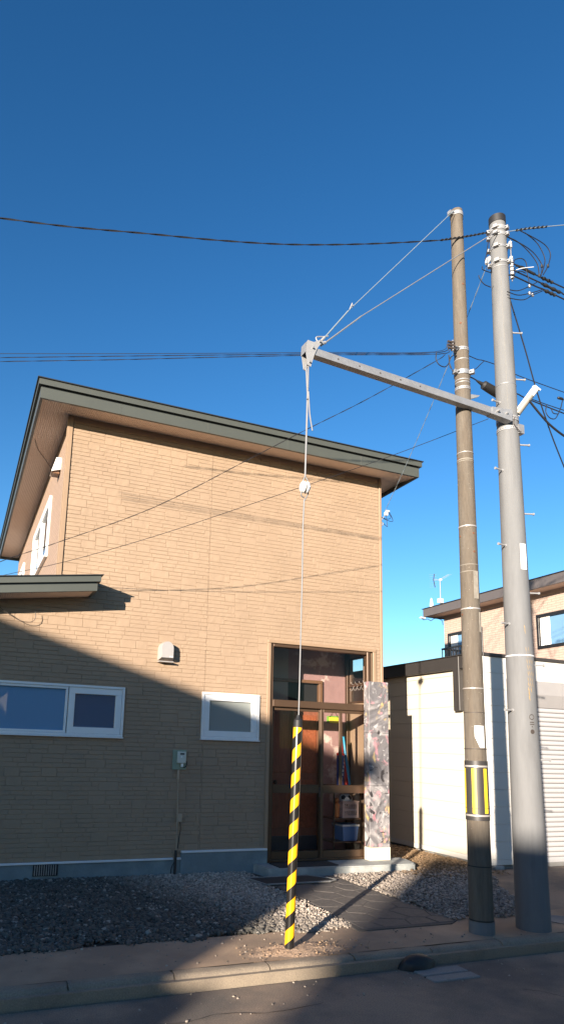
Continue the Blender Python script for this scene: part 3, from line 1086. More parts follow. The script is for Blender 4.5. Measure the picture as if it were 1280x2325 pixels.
# ---------------------------------------------------------------- glazed porch: bronze frame, leaves, panes
PY = FY + 0.045
mb = MB()
def bar(mb, x0, x1, z0, z1, ya=PY - 0.045, yb=PY + 0.045):
    mb.bbox((x0, ya, z0), (x1, yb, z1), 0.005)
bar(mb, 3.944, 3.992, 0.105, 3.010)
bar(mb, 5.512, 5.562, 0.105, 3.010)
bar(mb, 5.563, 5.598, 0.105, 3.010, PY - 0.02, PY + 0.045)
bar(mb, 3.993, 5.511, 2.968, 3.010)
bar(mb, 3.993, 5.511, 2.140, 2.235, PY - 0.055, PY + 0.04)
bar(mb, 3.993, 5.511, 0.100, 0.128, PY - 0.05, PY + 0.05)
porch = mb.build('porch_frame', 'bronze', house)
MB().box((3.985, PY + 0.0, 2.228), (5.52, PY + 0.004, 2.975)).build('pane', 'pane_clear', porch)
for x0, x1, dy, mids in ((3.993, 4.790, 0.020, []), (4.752, 5.511, -0.012, [5.075])):
    mb = MB()
    y0, y1 = PY + dy - 0.013, PY + dy + 0.013
    mb.bbox((x0, y0, 0.129), (x0 + 0.042, y1, 2.139), 0.003)
    mb.bbox((x1 - 0.042, y0, 0.129), (x1, y1, 2.139), 0.003)
    mb.bbox((x0 + 0.0425, y0, 2.095), (x1 - 0.0425, y1, 2.139), 0.003)
    mb.bbox((x0 + 0.0425, y0, 0.129), (x1 - 0.0425, y1, 0.225), 0.003)
    mb.bbox((x0 + 0.0425, y0, 0.985), (x1 - 0.0425, y1, 1.095), 0.003)
    for xm in mids:
        mb.bbox((xm - 0.024, y0, 1.0955), (xm + 0.024, y1, 2.0945), 0.003)
    leaf = mb.build('door_leaf', 'bronze', house)
    MB().box((x0 + 0.04, PY + dy - 0.002, 0.222), (x1 - 0.04, PY + dy + 0.002, 0.988)).build('pane', 'pane_clear', leaf)
    MB().box((x0 + 0.04, PY + dy - 0.002, 1.092), (x1 - 0.04, PY + dy + 0.002, 2.098)).build('pane', 'pane_clear', leaf)
    xh = x1 - 0.028 if mids else x1 - 0.03
    MB().bbox((xh - 0.008, y0 - 0.008, 0.93), (xh + 0.010, y0 - 0.0005, 1.06), 0.002).build('pull', 'galv', leaf)

# room behind the glass: floor, ceiling, back wall, right-hand window
BY = 9.24
mb = MB()
mb.box((3.6, FY + 0.151, 0.0), (5.734, BY, 0.098), 0)
mb.build('porch_floor', 'tile_floor', house)
mb = MB()
mb.box((3.6, FY + 0.151, 3.10), (5.734, BY + 0.1, 3.16), 0)
mb.build('porch_ceiling', 'wood_trim', house)
IN = (4.15, 5.24, 0.10, 2.585)
mb = MB()
wall_mesh(mb, 3.75, 5.734, 0.10, 3.099, BY, BY + 0.12, [IN])
inner = mb.build('inner_wall', 'plaster_pink', house)
mb = MB()
mb.box((3.75, BY - 0.015, 2.24), (4.66, BY - 0.002, 3.095))
mb.build('panel', 'plaster_plain', inner)
mb = MB()
mb.box((3.75, FY + 0.152, 0.10), (3.93, BY - 0.016, 3.099))
mb.build('inner_wall', 'plaster_plain', house)
mb = MB()
mb.bbox((4.10, BY - 0.05, 0.10), (4.16, BY + 0.03, 2.58), 0.005)
mb.bbox((5.19, BY - 0.05, 0.10), (5.25, BY + 0.03, 2.58), 0.005)
mb.bbox((4.10, BY - 0.05, 2.5805), (5.25, BY + 0.03, 2.63), 0.005)
mb.bbox((4.161, BY - 0.04, 2.17), (5.189, BY + 0.03, 2.24), 0.005)
mb.build('door_casing', 'wood_trim', inner)
mb = MB()
mb.box((4.16, BY + 0.01, 0.10), (5.19, BY + 0.05, 2.169))
entry = mb.build('entry_door', 'wood_red', house)
mb = MB()
mb.bbox((4.735, BY - 0.015, 0.32), (4.785, BY + 0.008, 2.16), 0.004)
mb.bbox((4.165, BY - 0.015, 0.32), (4.21, BY + 0.008, 2.16), 0.004)
mb.build('stile', 'wood_trim', entry)
for z0, z1 in ((0.42, 1.12), (1.22, 2.09)):
    MB().bbox((4.865, BY - 0.006, z0), (5.165, BY + 0.0095, z1), 0.006).build('carved_panel', 'wood_panel', entry)
    MB().bbox((4.27, BY - 0.006, z0), (4.68, BY + 0.0095, z1), 0.006).build('plain_panel', 'wood_red', entry)
mb = MB()
mb.bbox((4.17, BY - 0.01, 0.105), (5.18, BY + 0.0085, 0.31), 0.004)
mb.build('kick_plate', 'kick', entry)
MB().lathe([(0.012, 0), (0.012, 0.03), (0.028, 0.035), (0.032, 0.055), (0.022, 0.07), (0.0, 0.073)], (4.45, BY - 0.01, 1.08), 16, M=Matrix.Rotation(math.pi / 2, 4, 'X')).build('knob', 'bronze_dark', entry, smooth=True)
MB().box((4.161, BY + 0.02, 2.241), (5.189, BY + 0.028, 2.58)).build('pane', 'dark_void', entry)
mb = MB()
frame_bars(mb, 8.76, 9.16, 2.30, 3.01, 0.025, 5.715, 5.765, 1)
mb.bbox((5.675, BY - 0.065, 0.10), (5.733, BY - 0.005, 3.095), 0.004)
mb.bbox((5.70, 8.54, 2.19), (5.733, 9.15, 2.25), 0.004)
side_frame = mb.build('side_window', 'bronze', house)
MB().box((5.745, 8.78, 2.325), (5.749, 9.14, 2.985)).build('pane', 'pane_clear', side_frame)
mb = MB()
mb.bbox((5.685, 8.52, 2.55), (5.705, 9.17, 2.60), 0.003)
rail = mb.build('hook_rail', 'bronze', house)
for k in range(4):
    y = 8.66 + 0.11 * k
    MB().tube(smooth_path([(5.686, y, 2.58), (5.65, y, 2.59), (5.635, y, 2.62)]), 0.004, 6).build('hook', 'chrome', rail)
    MB().tube(smooth_path([(5.686, y, 2.56), (5.655, y, 2.50), (5.63, y, 2.485), (5.615, y, 2.51)]), 0.004, 6).build('hook', 'chrome', rail)

# ---------------------------------------------------------------- things kept inside the porch
shelf = thing('shelf_unit', (5.34, 8.76, 0.1), 'dark open shelf unit behind the right glass door', 'shelf')
for z in (0.30, 0.62, 1.075):
    MB().bbox((5.10, 8.60, z - 0.02), (5.555, 8.96, z), 0.003).build('board', 'wood_trim', shelf)
for x in (5.11, 5.545):
    for y in (8.61, 8.95):
        MB().box((x - 0.008, y - 0.008, 0.10), (x + 0.008, y + 0.008, 1.0545 if False else 1.054)).build('post', 'bronze_dark', shelf)


def bat(pts, rs, label, material, tipmat=None):
    mb = MB()
    mb.tube(pts, rs, 14, 0)
    return tag(mb.build('toy_bat', material, smooth=True, loc=pts[0]), label, 'toy bat', 'plastic bats on the porch shelf')


bat([(5.39, 8.74, 1.076), (5.385, 8.75, 1.12), (5.375, 8.79, 1.35), (5.37, 8.83, 1.55), (5.365, 8.85, 1.745), (5.365, 8.851, 1.755)], [0.03, 0.04, 0.032, 0.022, 0.021, 0.025], 'red plastic bat leaning on the shelf left of the blue bat', 'plastic_red')
bat([(5.455, 8.76, 1.076), (5.452, 8.77, 1.12), (5.44, 8.80, 1.35), (5.43, 8.84, 1.58), (5.42, 8.86, 1.765), (5.42, 8.861, 1.775)], [0.024, 0.03, 0.026, 0.017, 0.016, 0.021], 'blue plastic bat leaning right of the red bat', 'plastic_blue')
t = thing('toy_canister', (5.27, 8.70, 1.076), 'navy and white patterned toy tube with red lid beside the bats', 'toy')
MB().lathe([(0.055, 1.076), (0.055, 1.50)], (5.275, 8.71, 0), 20).build('body', 'plastic_navy', t, smooth=True)
MB().lathe([(0.057, 1.501), (0.057, 1.53), (0.03, 1.545)], (5.275, 8.71, 0), 20).build('lid', 'plastic_red', t, smooth=True)
for k in range(7):
    a = -2.3 + 0.23 * k
    z = 1.10 + 0.055 * k
    MB().ring((5.275, 8.71), 0.0552, 0.0565, z, z + 0.035, 4, 0, a, a + 0.5).build('white_patch', 'plastic_white', t)
t = thing('laundry_basket', (5.42, 8.76, 0.621), 'pale pink plastic basket with slotted sides on the middle shelf', 'basket')
bx0, bx1, by0, by1, bz0, bz1 = 5.27, 5.53, 8.63, 8.90, 0.623, 0.845
mb = MB()
def slotted(mb, u0, u1, z0, z1, c, th, axis):
    nsl = 7
    hs = []
    for rr in ((z0 + 0.035, z0 + 0.10), (z0 + 0.125, z0 + 0.19)):
        for k in range(nsl):
            w = (u1 - u0 - 0.05) / nsl
            a = u0 + 0.025 + k * w
            hs.append((a + 0.005, a + w - 0.007, rr[0], rr[1]))
    wall_mesh(mb, u0, u1, z0, z1, c, c + th, hs, axis)
slotted(mb, bx0, bx1, bz0, bz1, by0, 0.006, 0)
slotted(mb, bx0, bx1, bz0, bz1, by1 - 0.006, 0.006, 0)
slotted(mb, by0 + 0.0065, by1 - 0.0065, bz0, bz1, bx0, 0.006, 1)
slotted(mb, by0 + 0.0065, by1 - 0.0065, bz0, bz1, bx1 - 0.006, 0.006, 1)
mb.build('basket_wall', 'plastic_pink', t)
mb = MB()
hollow(mb, bx0 - 0.008, bx1 + 0.008, by0 - 0.008, by1 + 0.008, bz1 + 0.0005, bz1 + 0.012, 0.018)
mb.build('rim', 'plastic_pink', t)
MB().box((bx0 + 0.007, by0 + 0.007, bz0 + 0.001), (bx1 - 0.007, by1 - 0.007, bz0 + 0.006)).build('bottom', 'plastic_pink', t)
# ball: icosphere split in patches
bm = bmesh.new()
bmesh.ops.create_icosphere(bm, subdivisions=4, radius=0.10)
ico = bmesh.new()
bmesh.ops.create_icosphere(ico, subdivisions=1, radius=1.0)
dirs = [v.co.normalized() for v in ico.verts]
ico.free()
BC = Vector((5.385, 8.75, 0.862))
mbb = MB()
vs = [v.co + BC for v in bm.verts]
bm.verts.index_update()
fw, fb = [], []
for fc in bm.faces:
    d = fc.calc_center_median().normalized()
    (fb if max(d.dot(q) for q in dirs) > 0.935 else fw).append([v.index for v in fc.verts])
bm.free()
mbb.add(vs, fw, 0)
mbb.add(vs, fb, 1)
tag(mbb.build('soccer_ball', ['plastic_white', 'ball_black'], smooth=True, loc=tuple(BC)), 'white soccer ball with black patches lying in the pink basket', 'ball')
t = thing('storage_tub', (5.40, 8.77, 0.301), 'blue plastic tub with white lid rim on the lowest shelf', 'tub')
mb = MB()
mb.add([(5.29, 8.65, 0.303), (5.51, 8.65, 0.303), (5.51, 8.89, 0.303), (5.29, 8.89, 0.303), (5.265, 8.63, 0.53), (5.535, 8.63, 0.53), (5.535, 8.91, 0.53), (5.265, 8.91, 0.53)],
       [(0, 3, 2, 1), (0, 1, 5, 4), (1, 2, 6, 5), (2, 3, 7, 6), (3, 0, 4, 7), (4, 5, 6, 7)])
mb.build('body', 'plastic_tub', t)
mb = MB()
hollow(mb, 5.255, 5.545, 8.62, 8.92, 0.505, 0.5285, 0.012)
mb.build('rim', 'plastic_white', t)
mb = MB()
mb.bbox((5.16, 8.64, 0.621), (5.23, 8.72, 0.83), 0.02)
mb.bbox((5.165, 8.645, 0.8305), (5.225, 8.715, 0.90), 0.02)
tag(mb.build('plush_toy', 'plastic_orange', loc=(5.2, 8.68, 0.62)), 'small orange bundle standing left of the pink basket', 'toy')
t = thing('door_sign', (5.46, 9.21, 2.03), 'yellow board with green leaf edge hanging on strings on the pink wall', 'sign')
MB().bbox((5.375, 9.205, 1.985), (5.545, 9.218, 2.075), 0.004).build('board', 'plastic_yellow', t)
MB().bbox((5.34, 9.219, 1.995), (5.40, 9.226, 2.09), 0.003).build('leaf', 'plastic_green', t)
MB().bbox((5.38, 9.219, 2.06), (5.55, 9.226, 2.095), 0.003).build('leaf', 'plastic_green', t)
mb = MB()
mb.tube([(5.39, 9.21, 2.08), (5.46, 9.22, 2.19), (5.53, 9.21, 2.08)], 0.003, 6)
mb.build('string', 'bronze_dark', t)

# ---------------------------------------------------------------- painted pillar, step, mats, path
t = thing('painted_pillar', (5.63, 8.26, 0.1), 'grey pillar smeared with pink, white and ochre paint right of the door', 'pillar')
PX0, PX1 = 5.428, 5.752
mb = MB()
mb.bbox((PX0, 8.185, 0.275), (PX1, 8.322, 1.10), 0.004)
mb.bbox((PX0, 8.185, 1.102), (PX1, 8.322, 1.83), 0.004)
mb.bbox((PX0, 8.185, 1.832), (PX1, 8.322, 2.56), 0.004)
mb.build('shaft', 'marble_paint', t)
MB().bbox((PX0 - 0.006, 8.178, 0.10), (PX1 + 0.006, 8.322, 0.2745), 0.006).build('base', 'garage_white', t)
MB().bbox((PX1 + 0.001, 8.23, 2.20), (PX1 + 0.022, 8.31, 2.46), 0.003).build('lit_strip_plate', 'garage_white', t)  # pale plate standing in for a strip of sunlight on the garage wall

mb = MB()
mb.prism([(3.74, 8.315), (3.80, 7.99), (3.95, 7.875), (5.93, 7.875), (5.98, 7.93), (6.05, 8.20), (6.05, 8.36), (5.79, 8.36), (5.79, 8.34)][::1], 2, -0.1, 0.086)
step = tag(mb.build('entrance_step', 'step', loc=(4.9, 8.1, 0)), 'pale grey concrete step in front of the glazed entrance', 'step')
mb = MB()
mb.prism([(3.746, 8.317), (3.812, 8.0), (3.955, 7.888), (5.92, 7.888), (5.968, 7.935), (6.038, 8.20), (6.038, 8.358), (5.792, 8.358), (5.792, 8.342)], 2, 0.0865, 0.10)
mb.build('tread', 'step', step)
tag(MB().bbox((3.94, 7.96, 0.1005), (4.80, 8.27, 0.112), 0.004).build('door_mat', 'mat_dark', loc=(4.4, 8.1, 0.1)), 'dark mat lying on the concrete step before the left door', 'mat')

t = thing('rubber_mat', (4.05, 7.55, 0.012), 'grey rubber mat with pale rim lying at the foot of the step', 'mat')
MAT_POLY = [(3.42, 7.80), (3.50, 7.40), (4.34, 7.40), (4.46, 7.47), (4.44, 7.56), (4.24, 7.80)]
MB().prism(MAT_POLY, 2, 0.026, 0.032).build('rubber_sheet', 'mat_dark', t)
mb = MB()
cxm, cym = 3.95, 7.6
for i in range(len(MAT_POLY)):
    a, b2 = MAT_POLY[i], MAT_POLY[(i + 1) % len(MAT_POLY)]
    mb.tube([(a[0], a[1], 0.030), (b2[0], b2[1], 0.030)], 0.011, 8)
mb.build('rim', 'slab', t, smooth=True)

# path of dark stamped pavers
path = MB()
path.prism([(3.50, 5.47), (4.52, 5.46), (4.66, 5.55), (4.63, 6.3), (4.70, 7.2), (4.70, 7.84), (3.62, 7.84), (3.60, 7.0), (3.56, 6.1)], 2, -0.01, 0.008)
path = struct(path.build('garden_path', 'paver_joint'))
# irregular flags: clipped Voronoi cells of a jittered grid
sites = []
for j in range(8):
    for i in range(4):
        sites.append((3.62 + 0.31 * (i + (0.5 if j % 2 else 0)) + random.uniform(-0.06, 0.06), 5.58 + 0.31 * j + random.uniform(-0.07, 0.07)))


def clip(poly, nx_, ny_, c):
    out = []
    for i in range(len(poly)):
        a, b2 = poly[i], poly[(i + 1) % len(poly)]
        da, db = a[0] * nx_ + a[1] * ny_ - c, b2[0] * nx_ + b2[1] * ny_ - c
        if da <= 0:
            out.append(a)
        if (da < 0 < db) or (db < 0 < da):
            t_ = da / (da - db)
            out.append((a[0] + (b2[0] - a[0]) * t_, a[1] + (b2[1] - a[1]) * t_))
    return out


for s in sites:
    poly = [(3.57, 5.50), (4.60, 5.50), (4.60, 7.80), (3.64, 7.80)]
    for q in sites:
        if q is s:
            continue
        nx_, ny_ = q[0] - s[0], q[1] - s[1]
        c = (q[0] ** 2 + q[1] ** 2 - s[0] ** 2 - s[1] ** 2) / 2
        poly = clip(poly, nx_, ny_, c)
        if len(poly) < 3:
            break
    if len(poly) < 3:
        continue
    gx, gy = sum(p[0] for p in poly) / len(poly), sum(p[1] for p in poly) / len(poly)
    sh = [(gx + (p[0] - gx) * 0.955, gy + (p[1] - gy) * 0.955) for p in poly]
    in_ = [(gx + (p[0] - gx) * 0.90, gy + (p[1] - gy) * 0.90) for p in poly]
    n = len(sh)
    zt = 0.017 + random.uniform(-0.002, 0.003)
    zt = 0.0125 + random.uniform(-0.001, 0.0015)
    vs = [(x, y, 0.0085) for x, y in sh] + [(x, y, zt + random.uniform(-.0008, .0008)) for x, y in in_]
    fs = [tuple(n + i for i in range(n))] + [(i, (i + 1) % n, n + (i + 1) % n, n + i) for i in range(n)]
    MB().add(vs, fs).build('paver', 'paver', path)

# ================================================================ gravel
bm = bmesh.new()
bmesh.ops.create_icosphere(bm, subdivisions=1, radius=1.0)
ICO_V = np.array([v.co[:] for v in bm.verts])
bm.verts.index_update()
ICO_F = np.array([[v.index for v in f.verts] for f in bm.faces])
bm.free()


def stones(name, pts, size, cols, material='stone', flat=0.65):
    N = len(pts)
    sc = size[:, None] * np.stack([rng.uniform(.75, 1.35, N), rng.uniform(.7, 1.2, N), rng.uniform(.5, .9, N) * flat / 0.65], 1)
    V = ICO_V[None] * (1 + rng.uniform(-.28, .28, (N, 12, 1)))
    V = V * sc[:, None, :]
    a = rng.uniform(0, 2 * np.pi, N)
    tl = rng.uniform(-.6, .6, N)
    ct, st = np.cos(tl)[:, None], np.sin(tl)[:, None]
    y, z = V[..., 1] * ct - V[..., 2] * st, V[..., 1] * st + V[..., 2] * ct
    ca, sa = np.cos(a)[:, None], np.sin(a)[:, None]
    x = V[..., 0]
    V = np.stack([x * ca - y * sa, x * sa + y * ca, z], -1) + pts[:, None, :]
    F = (ICO_F[None] + (np.arange(N) * 12)[:, None, None]).reshape(-1, 3)
    me = bpy.data.meshes.new(name)
    me.from_pydata(V.reshape(-1, 3).tolist(), [], F.tolist())
    at_ = me.attributes.new('col', 'FLOAT_COLOR', 'POINT')
    C4 = np.ones((N, 12, 4))
    C4[..., :3] = cols[:, None, :]
    at_.data.foreach_set('color', C4.reshape(-1))
    me.materials.append(MATS[material])
    me.update()
    o = bpy.data.objects.new(name, me)
    COL.objects.link(o)
    return stuff(o)


def scatter(n, x0, x1, y0, y1, keep):
    p = np.stack([rng.uniform(x0, x1, n), rng.uniform(y0, y1, n)], 1)
    return p[keep(p)]


def wob(p, s=1.0):
    return 0.05 * np.sin(p[:, 0] * 5.3 * s + 1) + 0.04 * np.sin(p[:, 0] * 11.7 * s) + rng.normal(0, 0.025, len(p))


def in_path(p, m=0.0):
    return (p[:, 0] > 3.52 - m) & (p[:, 0] < 4.66 + m) & (p[:, 1] > 5.44) & (p[:, 1] < 7.86)


def keep_left(p):
    ok = (p[:, 1] > 5.68 + wob(p) - np.clip(p[:, 0] - 2.2, 0, 1.2) * 0.06) & (p[:, 1] < 8.33) & (p[:, 0] < 3.62) & ~in_path(p, rng.normal(-.02, .03, len(p)))
    ok &= ~((p[:, 0] > 3.74) & (p[:, 1] > 7.85))
    return ok


def keep_right(p):
    ok = (p[:, 1] > 5.58 + wob(p)) & (p[:, 0] > 4.5) & ~in_path(p, rng.normal(-.02, .03, len(p))) & (p[:, 0] < 5.62 + 0.62 * (p[:, 1] - 5.6) + wob(p[:, ::-1]))
    ok &= ~((p[:, 1] > 7.86) & (p[:, 0] < 6.06)) & (p[:, 0] < 7.13)
    return ok


pl_ = scatter(50000, -1.2, 3.75, 5.4, 8.33, keep_left)
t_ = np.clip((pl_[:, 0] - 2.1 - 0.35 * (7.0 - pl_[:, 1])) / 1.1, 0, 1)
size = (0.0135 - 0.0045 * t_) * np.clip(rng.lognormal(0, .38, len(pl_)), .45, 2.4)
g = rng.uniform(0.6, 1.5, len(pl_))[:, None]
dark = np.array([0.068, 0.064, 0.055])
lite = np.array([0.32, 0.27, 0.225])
cols = (dark * (1 - t_[:, None]) + lite * t_[:, None]) * g  # stone tones mixed with painted sun and shade: dark left, pale by the path
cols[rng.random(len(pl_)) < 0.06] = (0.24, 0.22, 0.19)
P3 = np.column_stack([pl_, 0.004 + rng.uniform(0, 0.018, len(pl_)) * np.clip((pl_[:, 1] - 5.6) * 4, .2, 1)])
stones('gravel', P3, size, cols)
pr_ = scatter(38000, 4.4, 7.15, 5.4, 10.6, keep_right)
t_ = np.clip((pr_[:, 1] - 7.55) / 0.5, 0, 1) * np.clip((pr_[:, 0] - 5.3) / 0.6, 0, 1)
size = 0.0105 * np.clip(rng.lognormal(0, .4, len(pr_)), .45, 2.4)
g = rng.uniform(0.55, 1.5, len(pr_))[:, None]
cols = (np.array([0.23, 0.195, 0.165]) * (1 - t_[:, None]) + np.array([0.19, 0.125, 0.07]) * t_[:, None]) * g
P3 = np.column_stack([pr_, 0.002 + rng.uniform(0, 0.022, len(pr_))])
stones('gravel', P3, size, cols)
# stray chips along the walk and the gutter
ps_ = scatter(1500, 0.2, 5.6, 4.3, 5.75, lambda p: rng.random(len(p)) < (0.25 + 0.75 * np.exp(-((p[:, 1] - 5.68) / 0.12) ** 2)))
zz = np.where(ps_[:, 1] < 4.79, -0.098, 0.003)
ok = (ps_[:, 1] < 4.76) | (ps_[:, 1] > 4.96)
ps_, zz = ps_[ok], zz[ok]
stones('stray_chips', np.column_stack([ps_, zz]), 0.0055 * rng.uniform(.3, 1.6, len(ps_)) ** 1.5, np.array([0.3, 0.25, 0.2]) * rng.uniform(.5, 1.3, len(ps_))[:, None])
# dead leaves and dry stalks by the garage
nl = 1500
p = scatter(nl * 2, 5.6, 7.12, 7.3, 10.2, lambda p: (p[:, 0] > 6.08) | (p[:, 1] < 7.8))
mb = MB()
for x, y in p:
    a, s, tl = random.uniform(0, 6.28), random.uniform(0.012, 0.03), random.uniform(-.7, .7)
    M = Matrix.Translation((x, y, random.uniform(0.012, 0.045))) @ Matrix.Rotation(a, 4, 'Z') @ Matrix.Rotation(tl, 4, 'X')
    mb.add([M @ Vector(q) for q in ((-s, 0, 0), (0, -s * .4, .004), (s, 0, 0), (0, s * .4, .004))], [(0, 1, 2), (0, 2, 3)])
stuff(mb.build('dead_leaves', 'leafmould'))

# sandy dirt heaped round the striped rod
mb = MB()
N = 42
vs, fs = [], []
for j in range(N + 1):
    for i in range(N + 1):
        u, v = i / N * 2 - 1, j / N * 2 - 1
        x, y = 2.72 + u * 0.46, 5.14 + v * 0.19
        r = math.hypot(u, v)
        edge = max(0.0, 1 - r - 0.12 * math.sin(5 * math.atan2(v, u)))
        h = 0.020 * min(1, edge * 1.5) ** 1.3 + (0.010 * random.random() * min(1, edge * 3) if edge > 0.0 else -0.006)
        vs.append((x, y, h - 0.003))
for j in range(N):
    for i in range(N):
        fs.append((j * (N + 1) + i, j * (N + 1) + i + 1, (j + 1) * (N + 1) + i + 1, (j + 1) * (N + 1) + i))
mb.add(vs, fs)
sandm = stuff(mb.build('sand', 'sand', smooth=True))
pc = np.column_stack([rng.normal(2.74, 0.22, 260), rng.normal(5.14, 0.08, 260), rng.uniform(0.004, 0.02, 260)])
stones('sand_clods', pc, 0.0065 * rng.uniform(.4, 1.7, 260), np.array([0.28, 0.19, 0.12]) * rng.uniform(.6, 1.2, 260)[:, None])

mb = MB()
mb.tube(smooth_path([(0.66, 9.30, 5.752), (0.74, 9.62, 5.752), (0.86, 9.87, 5.74), (0.99, 10.02, 5.66)]), 0.004, 6)
tag(mb.build('soffit_cable', 'wire_dark', smooth=True, loc=(0.7, 9.6, 5.7)), 'thin dark cable across the soffit at the left roof edge', 'cable')
# hairline cracks in the road
for pts in ([(4.05, 4.12), (4.16, 4.02), (4.22, 3.9), (4.36, 3.8), (4.42, 3.66)], [(1.2, 4.35), (1.5, 4.3), (1.75, 4.36), (2.1, 4.28), (2.5, 4.33)]):
    mb = MB()
    P = smooth_path([(x, y, 0) for x, y in pts], 6)
    vs, fs = [], []
    for i, p in enumerate(P):
        d = (P[min(i + 1, len(P) - 1)] - P[max(i - 1, 0)]).normalized()
        q = Vector((-d.y, d.x, 0)) * (0.004 * random.uniform(0.3, 1.0))
        jx = Vector((random.uniform(-.006, .006), random.uniform(-.006, .006), -0.0965))
        vs += [p + q + jx, p - q + jx]
    fs = [(2 * i, 2 * i + 1, 2 * i + 3, 2 * i + 2) for i in range(len(P) - 1)]
    o = mb.add(vs, fs).build('road_crack', 'dark_void', bpy.data.objects['road'])

# ================================================================ garage at the right
GX, GY = 7.16, 7.79
gar = thing('garage', (9.2, GY, 0), 'cream panelled garage with dark coping and roller shutter at the right', 'garage')
mb = MB()
mb.box((GX + 0.012, GY + 0.012, 0.06), (7.585, 12.8, 3.02))
mb.box((7.5855, GY + 0.10, 0.06), (11.4, 12.8, 3.02))
body = mb.build('wall', 'garage_white', gar)
ph = 0.2415
for k in range(12):
    z0 = 0.12 + ph * k
    MB().bbox((GX, GY + 0.02, z0 + 0.002), (GX + 0.011, 12.8, z0 + ph - 0.002), 0.0025).build('side_panel', 'garage_white', body)
    MB().bbox((GX + 0.02, GY, z0 + 0.002), (7.585, GY + 0.0115, z0 + ph - 0.002), 0.0025).build('front_panel', 'garage_front', body)
mb = MB()
mb.bbox((GX - 0.004, GY - 0.004, 0.06), (GX + 0.019, GY + 0.019, 3.02), 0.003)
mb.build('corner_post', 'garage_front', gar)
mb = MB()
mb.bbox((GX - 0.012, GY - 0.012, 0.045), (GX + 0.011, 12.8, 0.118), 0.003)
mb.bbox((GX + 0.0112, GY - 0.012, 0.045), (7.585, GY + 0.010, 0.118), 0.003)
mb.build('base_rail', 'garage_front', gar)
mb = MB()
mb.bbox((GX - 0.09, GY + 0.25, 2.86), (GX - 0.001, 12.9, 3.06), 0.006)
mb.bbox((GX - 0.11, GY + 0.25, 3.0605), (GX + 0.02, 12.9, 3.075), 0.003)
mb.bbox((GX - 0.02, GY - 0.03, 3.021), (11.5, GY + 0.20, 3.07), 0.004)
mb.build('coping', 'garage_fascia', gar)
mb = MB()
mb.bbox((GX - 0.10, GY + 0.42, 2.22), (GX - 0.002, GY + 0.56, 3.055), 0.006)
mb.build('downpipe', 'garage_fascia', gar)
# front: header, shutter box in two slopes, jambs, slats
mb = MB()
mb.bbox((7.586, GY + 0.001, 2.705), (11.4, GY + 0.099, 3.02), 0.003)
mb.build('header', 'garage_front', gar)
mb = MB()
mb.prism([(GY - 0.012, 2.703), (GY - 0.012, 2.50), (GY + 0.06, 2.31), (GY + 0.098, 2.31), (GY + 0.098, 2.703)], 0, 7.64, 11.3)
mb.build('shutter_box', 'shutter_box', gar)
mb = MB()
mb.bbox((7.587, GY - 0.008, 0.05), (7.639, GY + 0.098, 2.70), 0.004)
mb.build('jamb', 'shutter_box', gar)
sl = None
for k in range(31):
    z = 0.115 + 0.0708 * k
    if sl is None:
        mb = MB()
        mb.prism([(GY + 0.075, 0.0), (GY + 0.062, 0.012), (GY + 0.058, 0.03), (GY + 0.060, 0.050), (GY + 0.072, 0.064), (GY + 0.085, 0.066), (GY + 0.085, 0.0)], 0, 7.64, 11.3)
        sl = mb.build('shutter_slat', 'shutter', gar)
        sl.location.z = z
    else:
        c = sl.copy()
        COL.objects.link(c)
        c.parent = gar
        c.location.z = z
mb = MB()
mb.bbox((7.64, GY + 0.045, 0.02), (11.3, GY + 0.095, 0.113), 0.004)
mb.build('bottom_rail', 'shutter', gar)
mb = MB()
mb.box((7.25, GY + 0.03, -0.05), (11.4, 12.8, 0.044))
mb.build('plinth', 'slab', gar)
tag(MB().bbox((7.19, GY - 0.05, -0.02), (7.36, GY + 0.028, 0.042), 0.008).build('concrete_block', 'step', loc=(7.28, GY, 0)), 'small pale concrete block under the garage corner', 'block')

# ================================================================ pink tiled house behind the garage
BXW = 12.0
bgh = thing('tiled_house', (15, 11, 0), 'pink brick tiled house with dark eaves behind the garage', 'house')
BW1 = (10.05, 11.32, 3.93, 4.715)
BW2 = (13.03, 14.31, 3.2, 4.71)
mb = MB()
wall_mesh(mb, 5.6, 14.47, 0.0, 5.27, BXW, BXW + 0.2, [BW1, BW2], axis=1)
mb.build('wall', 'tile_wall', bgh)
mb = MB()
mb.box((BXW + 0.201, 14.27, 0), (19, 14.47, 5.27))
mb.box((BXW + 0.201, 5.6, 0), (19, 5.8, 5.27))
mb.box((18.8, 5.801, 0), (19, 14.269, 5.27))
mb.build('wall', 'tile_joint', bgh)
mb = MB()
mb.bbox((11.52, 5.1, 5.415), (19.5, 14.80, 5.43), 0.003)
mb.box((11.62, 5.2, 5.25), (19.4, 14.70, 5.414))
br = mb.build('roof', 'roof_metal', bgh)
mb = MB()
hollow(mb, 11.55, 19.47, 5.13, 14.77, 5.20, 5.414, 0.05)
mb.build('fascia', 'bg_fascia', br)
mb = MB()
mb.box((11.601, 5.19, 5.215), (BXW - 0.001, 14.715, 5.235))
mb.box((BXW, 14.475, 5.215), (19.4, 14.715, 5.235))
mb.build('soffit', 'bg_soffit', br)
